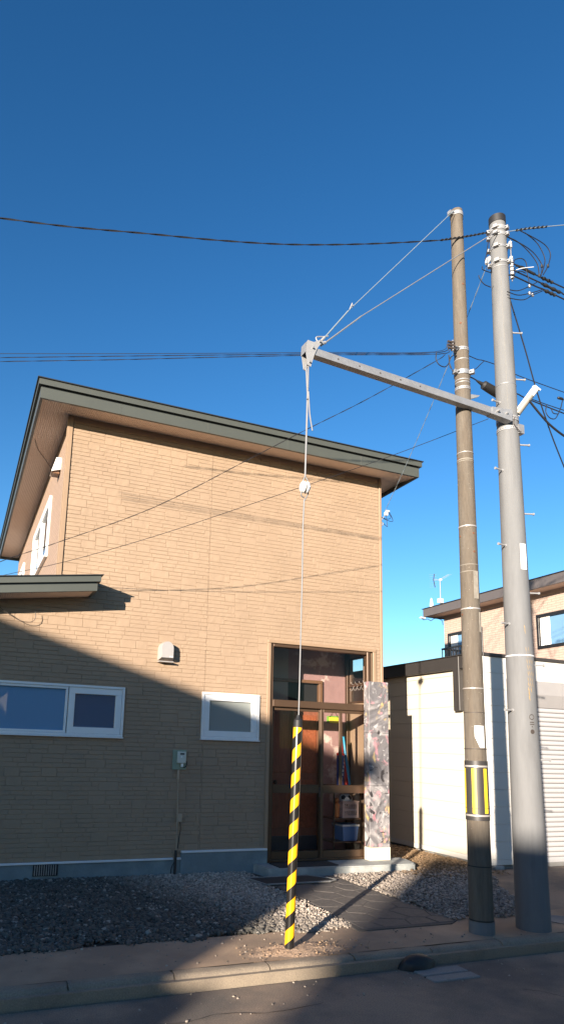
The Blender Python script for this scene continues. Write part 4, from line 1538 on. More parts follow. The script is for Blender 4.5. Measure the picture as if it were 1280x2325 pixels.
for rect in (BW1, BW2):
    mb = MB()
    frame_bars(mb, rect[0], rect[1], rect[2], rect[3], 0.07, BXW - 0.03, BXW + 0.08, 1)
    w = mb.build('window', 'bg_frame', bgh)
    MB().box((BXW + 0.03, rect[0] + 0.06, rect[2] + 0.06), (BXW + 0.036, rect[1] - 0.06, rect[3] - 0.06)).build('pane', 'pane_sky_tint', w)
    # curtain: wavy sheet standing in front of the mirror-dark pane's left edge
    mb = MB()
    vs, fs = [], []
    ya = rect[1] - 0.08
    for j in range(2):
        for i in range(19):
            vs.append((BXW + 0.012 + 0.008 * math.sin(i * 1.4), ya - i * 0.015, (rect[2] + 0.07, rect[3] - 0.07)[j]))
    for i in range(18):
        fs.append((i, i + 1, 20 + i, 19 + i))
    mb.add(vs, fs)
    mb.build('curtain', 'curtain', w, smooth=True)
# small balcony with rail
mb = MB()
mb.box((11.3, 12.90, 3.55), (BXW - 0.035, 13.74, 3.62))
balc = mb.build('balcony', 'bg_frame', bgh)
mb = MB()
mb.bbox((11.29, 12.90, 4.15), (11.33, 13.75, 4.19), 0.004)
mb.bbox((11.331, 13.71, 4.15), (BXW - 0.035, 13.75, 4.19), 0.004)
mb.build('hand_rail', 'bg_frame', balc)
for k in range(9):
    MB().box((11.30, 12.92 + 0.1 * k, 3.621), (11.32, 12.937 + 0.1 * k, 4.149)).build('baluster', 'bg_frame', balc)
for k in range(5):
    MB().box((11.40 + 0.12 * k, 13.72, 3.621), (11.417 + 0.12 * k, 13.74, 4.149)).build('baluster', 'bg_frame', balc)

# TV antenna on its mast
ant = thing('tv_antenna', (11.93, 14.5, 5.43), 'thin television antenna on a mast above the pink house', 'antenna')
MB().tube([(11.93, 14.5, 5.431), (11.93, 14.5, 6.22)], 0.014, 8).build('mast', 'galv_light', ant, smooth=True)
MB().bbox((11.83, 14.44, 5.58), (11.99, 14.52, 5.70), 0.008).build('junction_box', 'porcelain', ant)
d = Vector((-0.55, 0.45, 0.0)).normalized()
d2 = Vector((0.80, -0.60, 0.0)).normalized()
c0 = Vector((11.93, 14.5, 6.24))
boom = MB()
boom.tube([c0 - d2 * 0.05 + Vector((0, 0, -0.02)), c0 + d2 * 0.24 + Vector((0, 0, 0.14))], 0.005, 6)
boom.tube([c0, c0 - d2 * 0.16 + Vector((0, 0, 0.0))], 0.008, 6)
boom.build('boom', 'galv_light', ant)
e0 = c0 - d2 * 0.17
mb = MB()
mb.tube([e0 + Vector((0.02, -0.01, 0.17)), e0, e0 + Vector((0.03, -0.02, -0.21))], 0.012, 6)
mb.build('reflector', 'rubber', ant)
mb = MB()
for k in range(6):
    q = c0 + d2 * (0.02 + 0.045 * k) + Vector((0, 0, 0.005 + 0.026 * k))
    mb.tube([q - d * 0.07, q + d * 0.07], 0.0022, 5)
for k in range(7):
    z = 0.16 - 0.06 * k
    q = e0 + Vector((0.01, 0, z))
    mb.tube([q - d2 * 0.12, q + d2 * 0.08], 0.0025, 5)
mb.build('elements', 'cable_grey', ant)
MB().bbox((11.91, 14.46, 6.21), (11.98, 14.52, 6.27), 0.015).build('feed_box', 'porcelain', ant)
t = tag(MB().lathe([(0.055, 5.431), (0.05, 5.55), (0.035, 5.66), (0.012, 5.72), (0.0, 5.725)], (11.72, 14.62, 0), 16).build('roof_vent', 'porcelain', smooth=True, loc=(11.72, 14.62, 5.43)),
        'small white cone standing on the far corner of the pink house roof', 'roof vent')
mb = MB()
mb.tube(smooth_path([(11.50, 14.80, 5.20), (11.56, 14.77, 5.13), (11.66, 14.72, 5.15), (11.72, 14.66, 5.10), (11.80, 14.6, 5.16), (11.96, 14.52, 5.12), (11.985, 14.49, 4.98)]), 0.009, 6)
tag(mb.build('eave_cable', 'cable', smooth=True, loc=(11.7, 14.7, 5.15)), 'black cable looped under the far eave of the pink house', 'cable')
tag(MB().bbox((11.44, 14.72, 5.155), (11.60, 14.80, 5.195), 0.01).build('cable_bracket', 'porcelain', loc=(11.5, 14.76, 5.17)), 'white cable bracket under the eave corner of the pink house', 'bracket')

# ================================================================ houses across the street (they shade the scene)
nb = thing('neighbour_house', (-14.5, -4.2, -0.1), 'grey house across the street whose shadow falls on the tan siding', 'house')
Xe, Yr, Yf = -11.1, -7.5, -0.9
zt = 5.69 + 0.12
mb = MB()
mb.box((-19, Yr + 0.15, -0.13), (Xe - 0.30, Yf - 0.3, 5.35))
mb.build('wall', 'house_wall_grey', nb)
mb = MB()
mb.add([(-19.4, Yr, zt - 0.28), (Xe, Yr, zt - 0.28), (Xe, Yf, zt - 0.02), (-19.4, Yf, zt - 0.02), (-19.4, Yr, zt), (Xe, Yr, zt), (Xe, Yf, zt + 0.27), (-19.4, Yf, zt + 0.27)],
       [(0, 3, 2, 1), (4, 5, 6, 7), (0, 1, 5, 4), (1, 2, 6, 5), (2, 3, 7, 6), (3, 0, 4, 7)])
mb.build('roof', 'roof_metal', nb)
mb = MB()
mb.box((Xe - 0.299, Yr + 0.16, -0.13), (Xe + 0.08, Yr + 1.6, 3.25))
mb.build('lean_to', 'house_wall_grey', nb)
for y0 in (-6.2, -3.4):
    for z0 in (0.9, 3.5):
        mb = MB()
        frame_bars(mb, y0, y0 + 1.4, z0, z0 + 1.1, 0.06, Xe - 0.299, Xe - 0.25, 1)
        w = mb.build('window', 'vinyl', nb)
        MB().box((Xe - 0.298, y0 + 0.06, z0 + 0.06), (Xe - 0.285, y0 + 1.34, z0 + 1.04)).build('pane', 'pane_sky_tint', w)
for x0 in (-17.8, -14.8):
    for z0 in (0.9, 3.5):
        mb = MB()
        frame_bars(mb, x0, x0 + 1.6, z0, z0 + 1.1, 0.06, Yf - 0.299, Yf - 0.25, 0)
        w = mb.build('window', 'vinyl', nb)
        MB().box((x0 + 0.06, Yf - 0.298, z0 + 0.06), (x0 + 1.54, Yf - 0.285, z0 + 1.04)).build('pane', 'pane_sky_tint', w)

ob = thing('sky_block_house', (5.0, -5.5, -0.1), 'unseen beige house added behind the viewer to block sky light', 'house')  # added out of view to cut the sky light on the ground
mb = MB()
mb.box((1.2, -9.0, -0.13), (9.2, -1.9, 2.9))
mb.build('wall', 'house_wall_cream', ob)
mb = MB()
mb.prism([(0.8, 2.901), (9.6, 2.901), (9.6, 3.05), (5.2, 4.1), (0.8, 3.05)], 1, -9.4, -1.6)
mb.build('roof', 'roof_metal', ob)
for x0 in (2.0, 4.6, 7.0):
    for z0 in (0.9,):
        mb = MB()
        frame_bars(mb, x0, x0 + 1.5, z0, z0 + 1.1, 0.06, -1.899, -1.85, 0)
        w = mb.build('window', 'vinyl', ob)
        MB().box((x0 + 0.06, -1.898, z0 + 0.06), (x0 + 1.44, -1.885, z0 + 1.04)).build('pane', 'pane_sky_tint', w)

ax = Vector((AZ.x, AZ.y, 0)).normalized()
ns = Vector((ax.y, -ax.x, 0))
WB = -24.0
org = ns * (-1.66) + ax * WB
fb_ = thing('far_block', tuple(org + ns * 4 - ax * 4 + Vector((0, 0, -0.13))), 'cream flat roofed building farther down across the street', 'building')
M = Matrix(((ns.x, ax.x, 0, org.x), (ns.y, ax.y, 0, org.y), (0, 0, 1, 0), (0, 0, 0, 1)))
ztop = 2.17 + 24 * SUN_T
MB().box((0.04, -9, -0.13), (9, -0.04, ztop - 0.25), 0, M).build('wall', 'house_wall_cream', fb_)
MB().box((0, -9.04, ztop - 0.249), (9.04, 0, ztop), 0, M).build('parapet', 'bg_fascia', fb_)
for i in range(3):
    for z0 in (1.0, 4.0):
        MB().box((1.0 + 2.6 * i, -0.039, z0), (2.4 + 2.6 * i, -0.02, z0 + 1.2), 0, M).build('window', 'pane_sky_tint', fb_)

# ================================================================ the two utility poles
def lerp_r(r0, r1, z, H):
    return r0 + (r1 - r0) * z / H


OP = (4.595, 5.145)
OH, OR0, OR1 = 7.50, 0.108, 0.064
NP = (5.185, 5.122)
NH, NR0, NR1 = 7.58, 0.155, 0.086
TILT = -0.004


def orad(z):
    return lerp_r(OR0, OR1, z, OH)


def nrad(z):
    return lerp_r(NR0, NR1, z, NH)


def ncx(z):
    return (NP[0] + TILT * z, NP[1])


old = thing('old_pole', (OP[0], OP[1], 0), 'weathered brown concrete utility pole with yellow striped guard', 'utility pole')
mb = MB()
mb.lathe([(orad(z), z) for z in [-0.3] + [OH * i / 20 for i in range(21)]] + [(0.0, OH + 0.004)], (OP[0], OP[1], 0), 40)
mb.build('shaft', 'concrete_old', old, smooth=True)
new = thing('new_pole', (NP[0], NP[1], 0), 'pale grey new concrete utility pole with black cap and step bolts', 'utility pole')
mb = MB()
vs, fs = [], []
NS, NA = 24, 44
for j in range(NS + 1):
    z = -0.3 + (NH + 0.3) * j / NS
    cx_, cy_ = ncx(z)
    for k in range(NA):
        a = 2 * math.pi * k / NA
        vs.append((cx_ + nrad(z) * math.cos(a), cy_ + nrad(z) * math.sin(a), z))
for j in range(NS):
    for k in range(NA):
        fs.append((j * NA + k, j * NA + (k + 1) % NA, (j + 1) * NA + (k + 1) % NA, (j + 1) * NA + k))
fs.append(tuple(NS * NA + k for k in range(NA)))
mb.add(vs, fs)
mb.build('shaft', 'concrete_new', new, smooth=True)
cxt = ncx(NH)
MB().lathe([(nrad(NH) + 0.006, NH - 0.075), (nrad(NH) + 0.006, NH + 0.012), (nrad(NH) - 0.008, NH + 0.022), (0.0, NH + 0.024)], (cxt[0], cxt[1], 0), 36).build('cap', 'rubber', new, smooth=True)

# view-side angle of a pole, for fittings that face the street
FA = math.atan2(-0.70, -0.71)


def on_pole(c, r, a, z):
    return Vector((c[0] + r * math.cos(a), c[1] + r * math.sin(a), z))


# --- old pole fittings: steel straps, wires, guard, sticker, iron plates, chips
for z, h, mt, th in ((7.44, 0.045, 'galv_light', 0.006), (5.79, 0.035, 'galv_light', 0.004), (5.52, 0.05, 'galv', 0.008), (5.34, 0.03, 'galv_light', 0.004),
                     (5.67, 0.008, 'galv_light', 0.002), (5.435, 0.008, 'galv_light', 0.002), (5.405, 0.008, 'galv_light', 0.002), (4.62, 0.007, 'chrome', 0.003), (3.83, 0.012, 'chrome', 0.003), (4.545, 0.010, 'concrete_chip', 0.002), (4.525, 0.006, 'concrete_chip', 0.002),
                     (2.985, 0.012, 'chrome', 0.003), (2.205, 0.010, 'chrome', 0.003), (3.36, 0.006, 'concrete_chip', 0.0015), (3.43, 0.006, 'concrete_chip', 0.0015),
                     (1.975, 0.006, 'wire_dark', 0.003), (1.635, 0.008, 'wire_dark', 0.004), (0.58, 0.009, 'rubber', 0.004), (0.115, 0.010, 'rubber', 0.004)):
    MB().ring(OP, orad(z) - 0.002, orad(z) + th, z - h / 2, z + h / 2, 36).build('strap', mt, old, smooth=True)
# punched holes in the white straps
for z in (5.79, 5.34):
    for k in range(11):
        a = FA - 1.2 + 0.24 * k
        p = on_pole(OP, orad(z) + 0.0042, a, z)
        M = Matrix.Translation(p) @ Matrix.Rotation(a, 4, 'Z') @ Matrix.Rotation(math.pi / 2, 4, 'Y')
        MB().lathe([(0.0055, 0), (0.0055, 0.0008)], (0, 0, 0), 8, M=M).build('strap_hole', 'wire_dark', old)
# clamp bodies
for z, a, mt in ((7.44, FA + 2.9, 'galv_light'), (7.44, math.pi + 0.1, 'galv'), (5.52, math.pi + 0.15, 'galv'), (5.52, FA + 1.4, 'galv'), (5.80, math.pi, 'galv')):
    p = on_pole(OP, orad(z) + 0.02, a, z)
    M = Matrix.Translation(p) @ Matrix.Rotation(a, 4, 'Z')
    MB().box((-0.025, -0.022, -0.02), (0.03, 0.022, 0.02), 0, M).build('clamp', mt, old)
    M2 = M @ Matrix.Rotation(math.pi / 2, 4, 'X')
    MB().lathe([(0.008, -0.045), (0.008, 0.045), (0.0, 0.046)], (0, 0, 0), 8, M=M2).build('bolt', 'galv_light', old)
# striped guard wrapped round the pole
GZ0, GZ1 = 0.985, 1.525
mb = MB()
vs, fs = [], []
for j in range(2):
    z = (GZ0, GZ1)[j]
    for k in range(48):
        a = 2 * math.pi * k / 48
        vs.append((OP[0] + (orad(z) + 0.006) * math.cos(a), OP[1] + (orad(z) + 0.006) * math.sin(a), z))
for k in range(48):
    fs.append((k, (k + 1) % 48, 48 + (k + 1) % 48, 48 + k))
guard = mb.add(vs, fs).build('pole_guard', 'guard_grey', old, smooth=True)
for z in (1.475, 1.03):
    MB().ring(OP, orad(z) + 0.004, orad(z) + 0.009, z - 0.008, z + 0.008, 40).build('guard_band', 'chrome', guard, smooth=True)
MB().ring(OP, orad(1.095) + 0.004, orad(1.095) + 0.0085, 1.093, 1.097, 40).build('guard_wire', 'wire_dark', guard)
for k in range(6):
    a0 = FA - 0.15 + 2 * math.pi / 6 * k
    mb = MB()
    vs, fs = [], []
    for j, z in enumerate((1.05, 1.455)):
        for q in range(5):
            a = a0 - 0.19 + 0.38 * q / 4
            vs.append(on_pole(OP, orad(z) + 0.0066, a, z))
    for q in range(4):
        fs.append((q, q + 1, 6 + q, 5 + q))
    mb.add(vs, fs).build('yellow_strip', 'guard_yellow', guard, smooth=True)
# torn white sticker
mb = MB()
vs, fs = [], []
st = []
for j in range(7):
    z = 1.645 + 0.205 * j / 6
    aL = FA + 0.05 + (0.45 - 0.15 * j if j < 3 else 0.0)
    aR = FA + 1.0
    for q in range(7):
        a = aL + (aR - aL) * q / 6
        vs.append(on_pole(OP, orad(z) + 0.0022, a, z))
for j in range(6):
    for q in range(6):
        fs.append((j * 7 + q, j * 7 + q + 1, (j + 1) * 7 + q + 1, (j + 1) * 7 + q))
stk = mb.add(vs, fs).build('torn_sticker', 'paper_white', old, smooth=True)
for k in range(12):
    a, z = FA + 0.12 + random.uniform(0, 0.34), 1.70 + random.uniform(0, 0.12)
    M = Matrix.Translation(on_pole(OP, orad(z) + 0.0028, a, z)) @ Matrix.Rotation(a, 4, 'Z')
    MB().box((0, -0.003, -0.004), (0.0006, 0.002, 0.003), 0, M).build('ink_mark', 'meter_plate', stk)
# old plates and bolt stains
for z0, z1, a, mt, w in ((3.08, 3.36, FA + 0.78, 'concrete_chip', 0.024), (2.75, 2.95, FA + 1.2, 'concrete_chip', 0.012)):
    zc = (z0 + z1) / 2
    M = Matrix.Translation(on_pole(OP, orad(zc) - 0.003, a, zc)) @ Matrix.Rotation(a, 4, 'Z')
    MB().box((0, -w, -(z1 - z0) / 2), (0.008, w, (z1 - z0) / 2), 0, M).build('old_plate', mt, old)
for z, a in ((3.75, FA + 0.75), (3.56, FA + 0.75), (6.08, FA + 0.1), (2.93, FA - 0.95), (4.56, FA - 0.85), (3.73, FA - 0.95), (6.55, FA + 0.7)):
    M = Matrix.Translation(on_pole(OP, orad(z) - 0.004, a, z)) @ Matrix.Rotation(a, 4, 'Z') @ Matrix.Rotation(math.pi / 2, 4, 'Y')
    MB().lathe([(0.013, 0), (0.011, 0.007), (0.004, 0.0075)], (0, 0, 0), 12, M=M).build('bolt_stain', 'rust', old)
mb = MB()
for k in range(130):
    z = random.choice([random.uniform(1.6, 3.8), random.uniform(1.6, 4.8), random.uniform(0.2, 7)])
    a = random.uniform(FA - 1.5, FA + 1.5)
    s = random.uniform(0.001, 0.0032)
    M = Matrix.Translation(on_pole(OP, orad(z) + 0.0004, a, z)) @ Matrix.Rotation(a, 4, 'Z')
    mb.box((-.001, -s, -s * random.uniform(.6, 1.6)), (0.0008, s, s), 0, M)
stuff(mb.build('chips', 'concrete_chip', old))
MB().ring(OP, OR0 - 0.002, OR0 + 0.006, 0.0, 0.105, 40).build('foot_sleeve', 'concrete_new', old, smooth=True)

# --- new pole fittings
for z, h, mt, th in ((7.42, 0.05, 'galv_light', 0.006), (7.34, 0.04, 'galv_light', 0.006), (7.18, 0.03, 'galv', 0.006), (6.99, 0.03, 'galv_light', 0.006), (6.93, 0.008, 'galv_light', 0.003),
                     (5.50, 0.008, 'galv', 0.003), (5.10, 0.05, 'galv_light', 0.006), (4.985, 0.035, 'galv_light', 0.005), (2.56, 0.012, 'vinyl', 0.003)):
    c = ncx(z)
    MB().ring(c, nrad(z) - 0.002, nrad(z) + th, z - h / 2, z + h / 2, 40).build('strap', mt, new, smooth=True)
for z in (4.985, 5.10):
    c = ncx(z)
    for k in range(10):
        a = FA - 1.1 + 0.23 * k
        p = on_pole(c, nrad(z) + 0.0062, a, z)
        M = Matrix.Translation(p) @ Matrix.Rotation(a, 4, 'Z') @ Matrix.Rotation(math.pi / 2, 4, 'Y')
        MB().lathe([(0.006, 0), (0.006, 0.0008)], (0, 0, 0), 8, M=M).build('strap_hole', 'wire_dark', new)
for z in (7.42, 7.34, 7.18, 6.99):
    c = ncx(z)
    for a in (FA - 0.2, FA + 1.25, FA - 1.35):
        p = on_pole(c, nrad(z) + 0.012, a, z)
        M = Matrix.Translation(p) @ Matrix.Rotation(a, 4, 'Z')
        MB().box((-0.012, -0.022, -0.018), (0.022, 0.022, 0.018), 0, M).build('clamp', 'galv_light', new)
        MB().lathe([(0.007, -0.04), (0.007, 0.04), (0.0, 0.041)], (0, 0, 0), 8, M=M @ Matrix.Rotation(math.pi / 2, 4, 'X')).build('bolt', 'galv', new)
# rack of small white spool insulators down the right side
RA = FA + 1.62
for z in (7.24, 7.20, 7.05, 7.01, 6.96, 6.91, 6.86, 6.81):
    c = ncx(z)
    p = on_pole(c, nrad(z) + 0.034, RA, z)
    MB().lathe([(0.010, -0.016), (0.020, -0.014), (0.020, -0.005), (0.012, -0.002), (0.012, 0.002), (0.020, 0.005), (0.020, 0.014), (0.010, 0.016)], tuple(p), 14).build('spool_insulator', 'porcelain', new, smooth=True)
c = ncx(7.0)
p0, p1 = on_pole(c, nrad(7.0) + 0.034, RA, 6.76), on_pole(c, nrad(7.2) + 0.036, RA, 7.28)
MB().tube([p0, p1], 0.006, 8).build('rack_bar', 'galv', new)
# step bolts, alternately left and right
LA, RA2 = math.pi + 0.12, -0.35
for z, s in ((6.16, 1), (5.60, 1), (5.29, -1), (4.84, 1), (4.52, -1), (4.07, 1), (3.70, -1), (3.22, 1), (2.88, -1), (2.48, 1), (2.02, -1), (1.55, 1)):
    c = ncx(z)
    a = RA2 if s > 0 else LA
    d = Vector((math.cos(a), math.sin(a), 0.0))
    b0 = Vector((c[0], c[1], z)) + d * (nrad(z) - 0.01)
    sb = MB()
    sb.tube([b0, b0 + d * 0.115], 0.0085, 10)
    sb.tube([b0 + d * 0.112, b0 + d * 0.125], 0.014, 10)
    sb.tube([b0 + d * 0.004, b0 + d * 0.018], 0.016, 10)
    sb.build('step_bolt', 'galv_light', new, smooth=True)
# thin earth wire on the face of the pole
mb = MB()
mb.tube([on_pole(ncx(z), nrad(z) + 0.0015, FA + 0.12, z) for z in (6.95, 6.5, 6.0, 5.5, 5.12)], 0.0022, 6)
mb.build('earth_wire', 'slab', new)
# number plate, vertical characters
zc, a = 3.57, FA + 0.72
M = Matrix.Translation(on_pole(ncx(zc), nrad(zc) + 0.002, a, zc)) @ Matrix.Rotation(a, 4, 'Z')
plate = MB().box((0, -0.034, -0.135), (0.003, 0.034, 0.135), 0, M).build('number_plate', 'paper_white', new)


def glyphs(txt, size, M, parent, name='lettering'):
    cu = bpy.data.curves.new(name, 'FONT')
    cu.body = txt
    cu.size = size
    cu.align_x = 'CENTER'
    cu.align_y = 'CENTER'
    cu.extrude = 0.0004
    ob = bpy.data.objects.new(name, cu)
    COL.objects.link(ob)
    bpy.context.view_layer.update()
    dg = bpy.context.evaluated_depsgraph_get()
    me = bpy.data.meshes.new_from_object(ob.evaluated_get(dg))
    bpy.data.objects.remove(ob)
    me.materials.clear()
    me.materials.append(MATS['ink'])
    o2 = bpy.data.objects.new(name, me)
    COL.objects.link(o2)
    o2.parent = parent
    og = Vector(ORG[parent.name])
    o2.matrix_local = Matrix.Translation(-og) @ M
    ORG[o2.name] = tuple(og)
    return o2


T = Matrix(((0, 0, 1, 0), (1, 0, 0, 0), (0, 1, 0, 0), (0, 0, 0, 1)))
glyphs('E4M', 0.026, M @ Matrix.Translation((0.0036, 0.002, 0.115)) @ T, plate)
for i, ch in enumerate('8159'):
    glyphs(ch, 0.026, M @ Matrix.Translation((0.0036, 0.018, 0.065 - 0.032 * i)) @ T, plate)
glyphs('5', 0.026, M @ Matrix.Translation((0.0036, 0.018, -0.085)) @ T, plate)
# cast maker's marks lower down: ring, bars, dot and a dark plug
a = FA + 0.62
for zc, kind in ((1.955, 'ring'), (1.905, 'bar'), (1.885, 'bar'), (1.862, 'dot'), (1.815, 'plug')):
    M = Matrix.Translation(on_pole(ncx(zc), nrad(zc) + 0.0005, a, zc)) @ Matrix.Rotation(a, 4, 'Z') @ Matrix.Rotation(math.pi / 2, 4, 'Y')
    if kind == 'ring':
        mb = MB()
        n = 24
        vs = [M @ Vector((r * math.cos(2 * math.pi * k / n), r * math.sin(2 * math.pi * k / n), h)) for k in range(n) for r, h in ((0.020, 0), (0.0235, 0.0015), (0.027, 0))]
        fs = [(k * 3 + q, ((k + 1) % n) * 3 + q, ((k + 1) % n) * 3 + q + 1, k * 3 + q + 1) for k in range(n) for q in range(2)]
        mb.add(vs, fs)
        mb.build('cast_mark', 'wire_dark', new)
    elif kind == 'plug':
        MB().lathe([(0.022, 0), (0.020, 0.003), (0.0, 0.0035)], (0, 0, 0), 18, M=M).build('cast_mark', 'wire_dark', new)
    elif kind == 'bar':
        MB().box((-0.004, -0.022, 0), (0.004, 0.022, 0.0015), 0, M).build('cast_mark', 'wire_dark', new)
    else:
        MB().lathe([(0.006, 0), (0.005, 0.0015), (0, 0.002)], (0, 0, 0), 10, M=M).build('cast_mark', 'wire_dark', new)
# brown scrape marks
for z, k, w in ((2.84, 1, 0.010), (2.80, 1, 0.008), (2.62, 2, 0.006), (2.56, 3, 0.006), (2.50, 4, 0.007), (2.44, 3, 0.007), (2.38, 4, 0.008), (2.32, 3, 0.008), (2.27, 3, 0.010), (2.22, 2, 0.013), (2.18, 1, 0.015), (2.14, 1, 0.013)):
    for q in range(k):
        a = FA + 0.45 + 0.17 * q + random.uniform(-.03, .03) + (2.8 - z) * 0.12
        vs = []
        for (du, dz, ww) in ((0, 0.022, 0.3), (0.03, 0.0, 1.0), (0.075, -0.03, 0.15)):
            for sg in (-1, 1):
                vs.append(on_pole(ncx(z), nrad(z + dz) + 0.0007, a + du + sg * w * ww * 3.0, z + dz))
        MB().add(vs, [(0, 1, 3, 2), (2, 3, 5, 4)]).build('scrape_mark', 'mud', new)

# ================================================================ bow-guy arm, its cables, the guarded rod
AT, AB = Vector((2.70, 5.03, 5.215)), Vector((4.985, 5.045, 5.10))
dirA = (AB - AT).normalized()
arm = thing('steel_outrigger', tuple(AB), 'galvanised steel arm reaching left from the new pole past the old one', 'steel arm')
sideA = dirA.cross(Vector((0, 0, 1))).normalized()
upA = sideA.cross(dirA).normalized()


def arm_M(p):
    return Matrix(((dirA.x, sideA.x, upA.x, p.x), (dirA.y, sideA.y, upA.y, p.y), (dirA.z, sideA.z, upA.z, p.z), (0, 0, 0, 1)))


LA_ = (AB - AT).length
mb = MB()
h_ = 0.036
Mx = arm_M(AT)
# channel section: top, front web, back web, bottom
for a, b2 in (((0, -h_, h_ - 0.006), (LA_ - 0.1, h_, h_)), ((0, -h_, -h_), (LA_ - 0.1, h_, -h_ + 0.006)), ((0, -h_, -h_ + 0.0061), (LA_ - 0.1, -h_ + 0.006, h_ - 0.0061)), ((0, h_ - 0.006, -h_ + 0.0061), (LA_ - 0.1, h_, h_ - 0.0061))):
    mb.box(a, b2, 0, Mx)
mb.build('beam', 'galv', arm)
for k in range(5):
    M = Mx @ Matrix.Translation((0.30 + 0.235 * k, h_ + 0.0004, 0.0)) @ Matrix.Rotation(-math.pi / 2, 4, 'X')
    MB().lathe([(0.0085, 0), (0.0085, 0.001)], (0, 0, 0), 10, M=M).build('hole', 'wire_dark', arm)
# foot: tapered shoe and clamp on the pole
mb = MB()
vs = [Mx @ Vector(q) for q in ((LA_ - 0.14, -h_ - .006, h_ + .004), (LA_ - 0.14, h_ + .006, h_ + .004), (LA_ - 0.14, h_ + .006, -h_ - .004), (LA_ - 0.14, -h_ - .006, -h_ - .004),
                               (LA_ + 0.10, -0.01, 0.055), (LA_ + 0.10, 0.075, 0.055), (LA_ + 0.10, 0.075, -0.075), (LA_ + 0.10, -0.01, -0.075))]
mb.add(vs, [(0, 1, 2, 3), (7, 6, 5, 4), (0, 4, 5, 1), (1, 5, 6, 2), (2, 6, 7, 3), (3, 7, 4, 0)])
mb.build('shoe', 'galv', arm)
for q in ((LA_ - 0.08, 0.0), (LA_ + 0.03, 0.0)):
    M = Mx @ Matrix.Translation((q[0], 0.062, q[1])) @ Matrix.Rotation(-math.pi / 2, 4, 'X')
    MB().lathe([(0.013, -0.02), (0.013, 0.012), (0.007, 0.013), (0.007, 0.026), (0, 0.027)], (0, 0, 0), 8, M=M).build('bolt', 'galv_light', arm)
# head plates at the tip
mb = MB()
for sy in (-h_ - 0.009, h_ + 0.001):
    # outline in (along, up): lower ear, body, upper ear
    poly = [(-0.045, -0.045), (-0.02, -0.165), (0.012, -0.175), (0.04, -0.05), (0.075, 0.05), (0.125, 0.115), (0.10, 0.135), (0.03, 0.085), (-0.035, 0.085), (-0.05, 0.05)]
    n = len(poly)
    vs = [Mx @ Vector((u, sy, v)) for u, v in poly] + [Mx @ Vector((u, sy + 0.008, v)) for u, v in poly]
    mb.add(vs, [tuple(range(n - 1, -1, -1)), tuple(range(n, 2 * n))] + [(i, (i + 1) % n, n + (i + 1) % n, n + i) for i in range(n)])
mb.build('head_plate', 'galv_light', arm)
mb = MB()
mb.box((-0.052, -h_ - 0.009, -0.04), (-0.046, h_ + 0.009, 0.06), 0, Mx)
mb.build('end_plate', 'galv', arm)
for u, v in ((-0.004, -0.135), (0.02, 0.02), (0.09, 0.105)):
    M = Mx @ Matrix.Translation((u, 0, v)) @ Matrix.Rotation(-math.pi / 2, 4, 'X')
    MB().lathe([(0.009, -0.065), (0.009, 0.065), (0, 0.066)], (0, 0, 0), 10, M=M).build('pin', 'galv', arm)


def wire(name, pts, r, label, material='cable', k=5, n=6, group=None, cat='wire'):
    mb = MB()
    mb.tube(smooth_path(pts, k) if k else pts, r, n)
    return tag(mb.build(name, material, smooth=True, loc=tuple(pts[0])), label, cat, group)


tipU = Mx @ Vector((0.105, 0, 0.115))
mb = MB()
pa = [tipU, Vector((3.134, 5.037, 5.77)), Vector((4.50, 5.07, 7.42))]
mb.tube([pa[0], pa[1]], 0.007, 8)
mb.tube([pa[1], pa[2]], 0.004, 8)
tag(mb.build('stay_cable', 'cable_grey', smooth=True, loc=tuple(tipU)), 'steel stay from the arm tip up to the old pole top', 'stay cable', 'stays of the arm')
mb = MB()
pb = [tipU + Vector((0.02, 0, -0.015)), Vector((3.279, 5.03, 5.751)), Vector((5.06, 5.03, 7.33))]
mb.tube([pb[0], pb[1]], 0.0075, 8)
mb.tube([pb[1], pb[2]], 0.005, 8)
tag(mb.build('stay_cable', 'strand', smooth=True, loc=tuple(tipU)), 'steel stay from the arm tip up to the new pole', 'stay cable', 'stays of the arm')
mb = MB()
mb.tube(smooth_path([tipU, tipU + Vector((-0.03, 0, 0.06)), tipU + Vector((0.05, 0, 0.09)), tipU + Vector((0.10, 0, 0.11))]), 0.006, 6)
mb.tube([tipU + Vector((0.0, 0, 0.0)), tipU + Vector((0.07, 0, 0.035))], 0.016, 8)
mb.tube([tipU + Vector((0.01, 0, 0.02)), tipU + Vector((0.06, 0.0, 0.085))], 0.013, 8)
mb.tube([Vector((3.15, 5.037, 5.79)), Vector((3.175, 5.03, 5.86)), Vector((3.18, 5.03, 5.83))], 0.006, 6)
tag(mb.build('stay_shackle', 'galv_light', smooth=True, loc=tuple(tipU)), 'bright shackles joining both stays to the arm tip', 'shackle')

low = Mx @ Vector((-0.004, 0, -0.135))
guy = thing('guy_wire', (2.64, 5.14, 0.0), 'vertical guy wire hanging from the arm tip down to the striped rod', 'guy wire')
mb = MB()
mb.tube([low + Vector((-0.012, 0, 0)), Vector((2.708, 5.05, 4.80)), Vector((2.694, 5.055, 3.99))], [0.007, 0.010, 0.0085], 8)
mb.tube([low + Vector((0.012, 0, 0)), Vector((2.712, 5.05, 4.80))], 0.007, 8)
mb.tube(smooth_path([(2.712, 5.04, 4.82), (2.724, 5.035, 4.60), (2.75, 5.03, 4.437)]), 0.0065, 8)
mb.build('upper_strand', 'strand', guy, smooth=True)
mb = MB()
mb.ring((2.710, 5.05), 0.008, 0.0125, 4.735, 4.75, 12)
mb.build('tie', 'rubber', guy)
mb = MB()
mb.tube([(2.716, 5.11, 3.80), (2.712, 5.12, 3.55), (2.711, 5.12, 3.12), (2.697, 5.13, 1.85)], [0.007, 0.0065, 0.006, 0.006], 8)
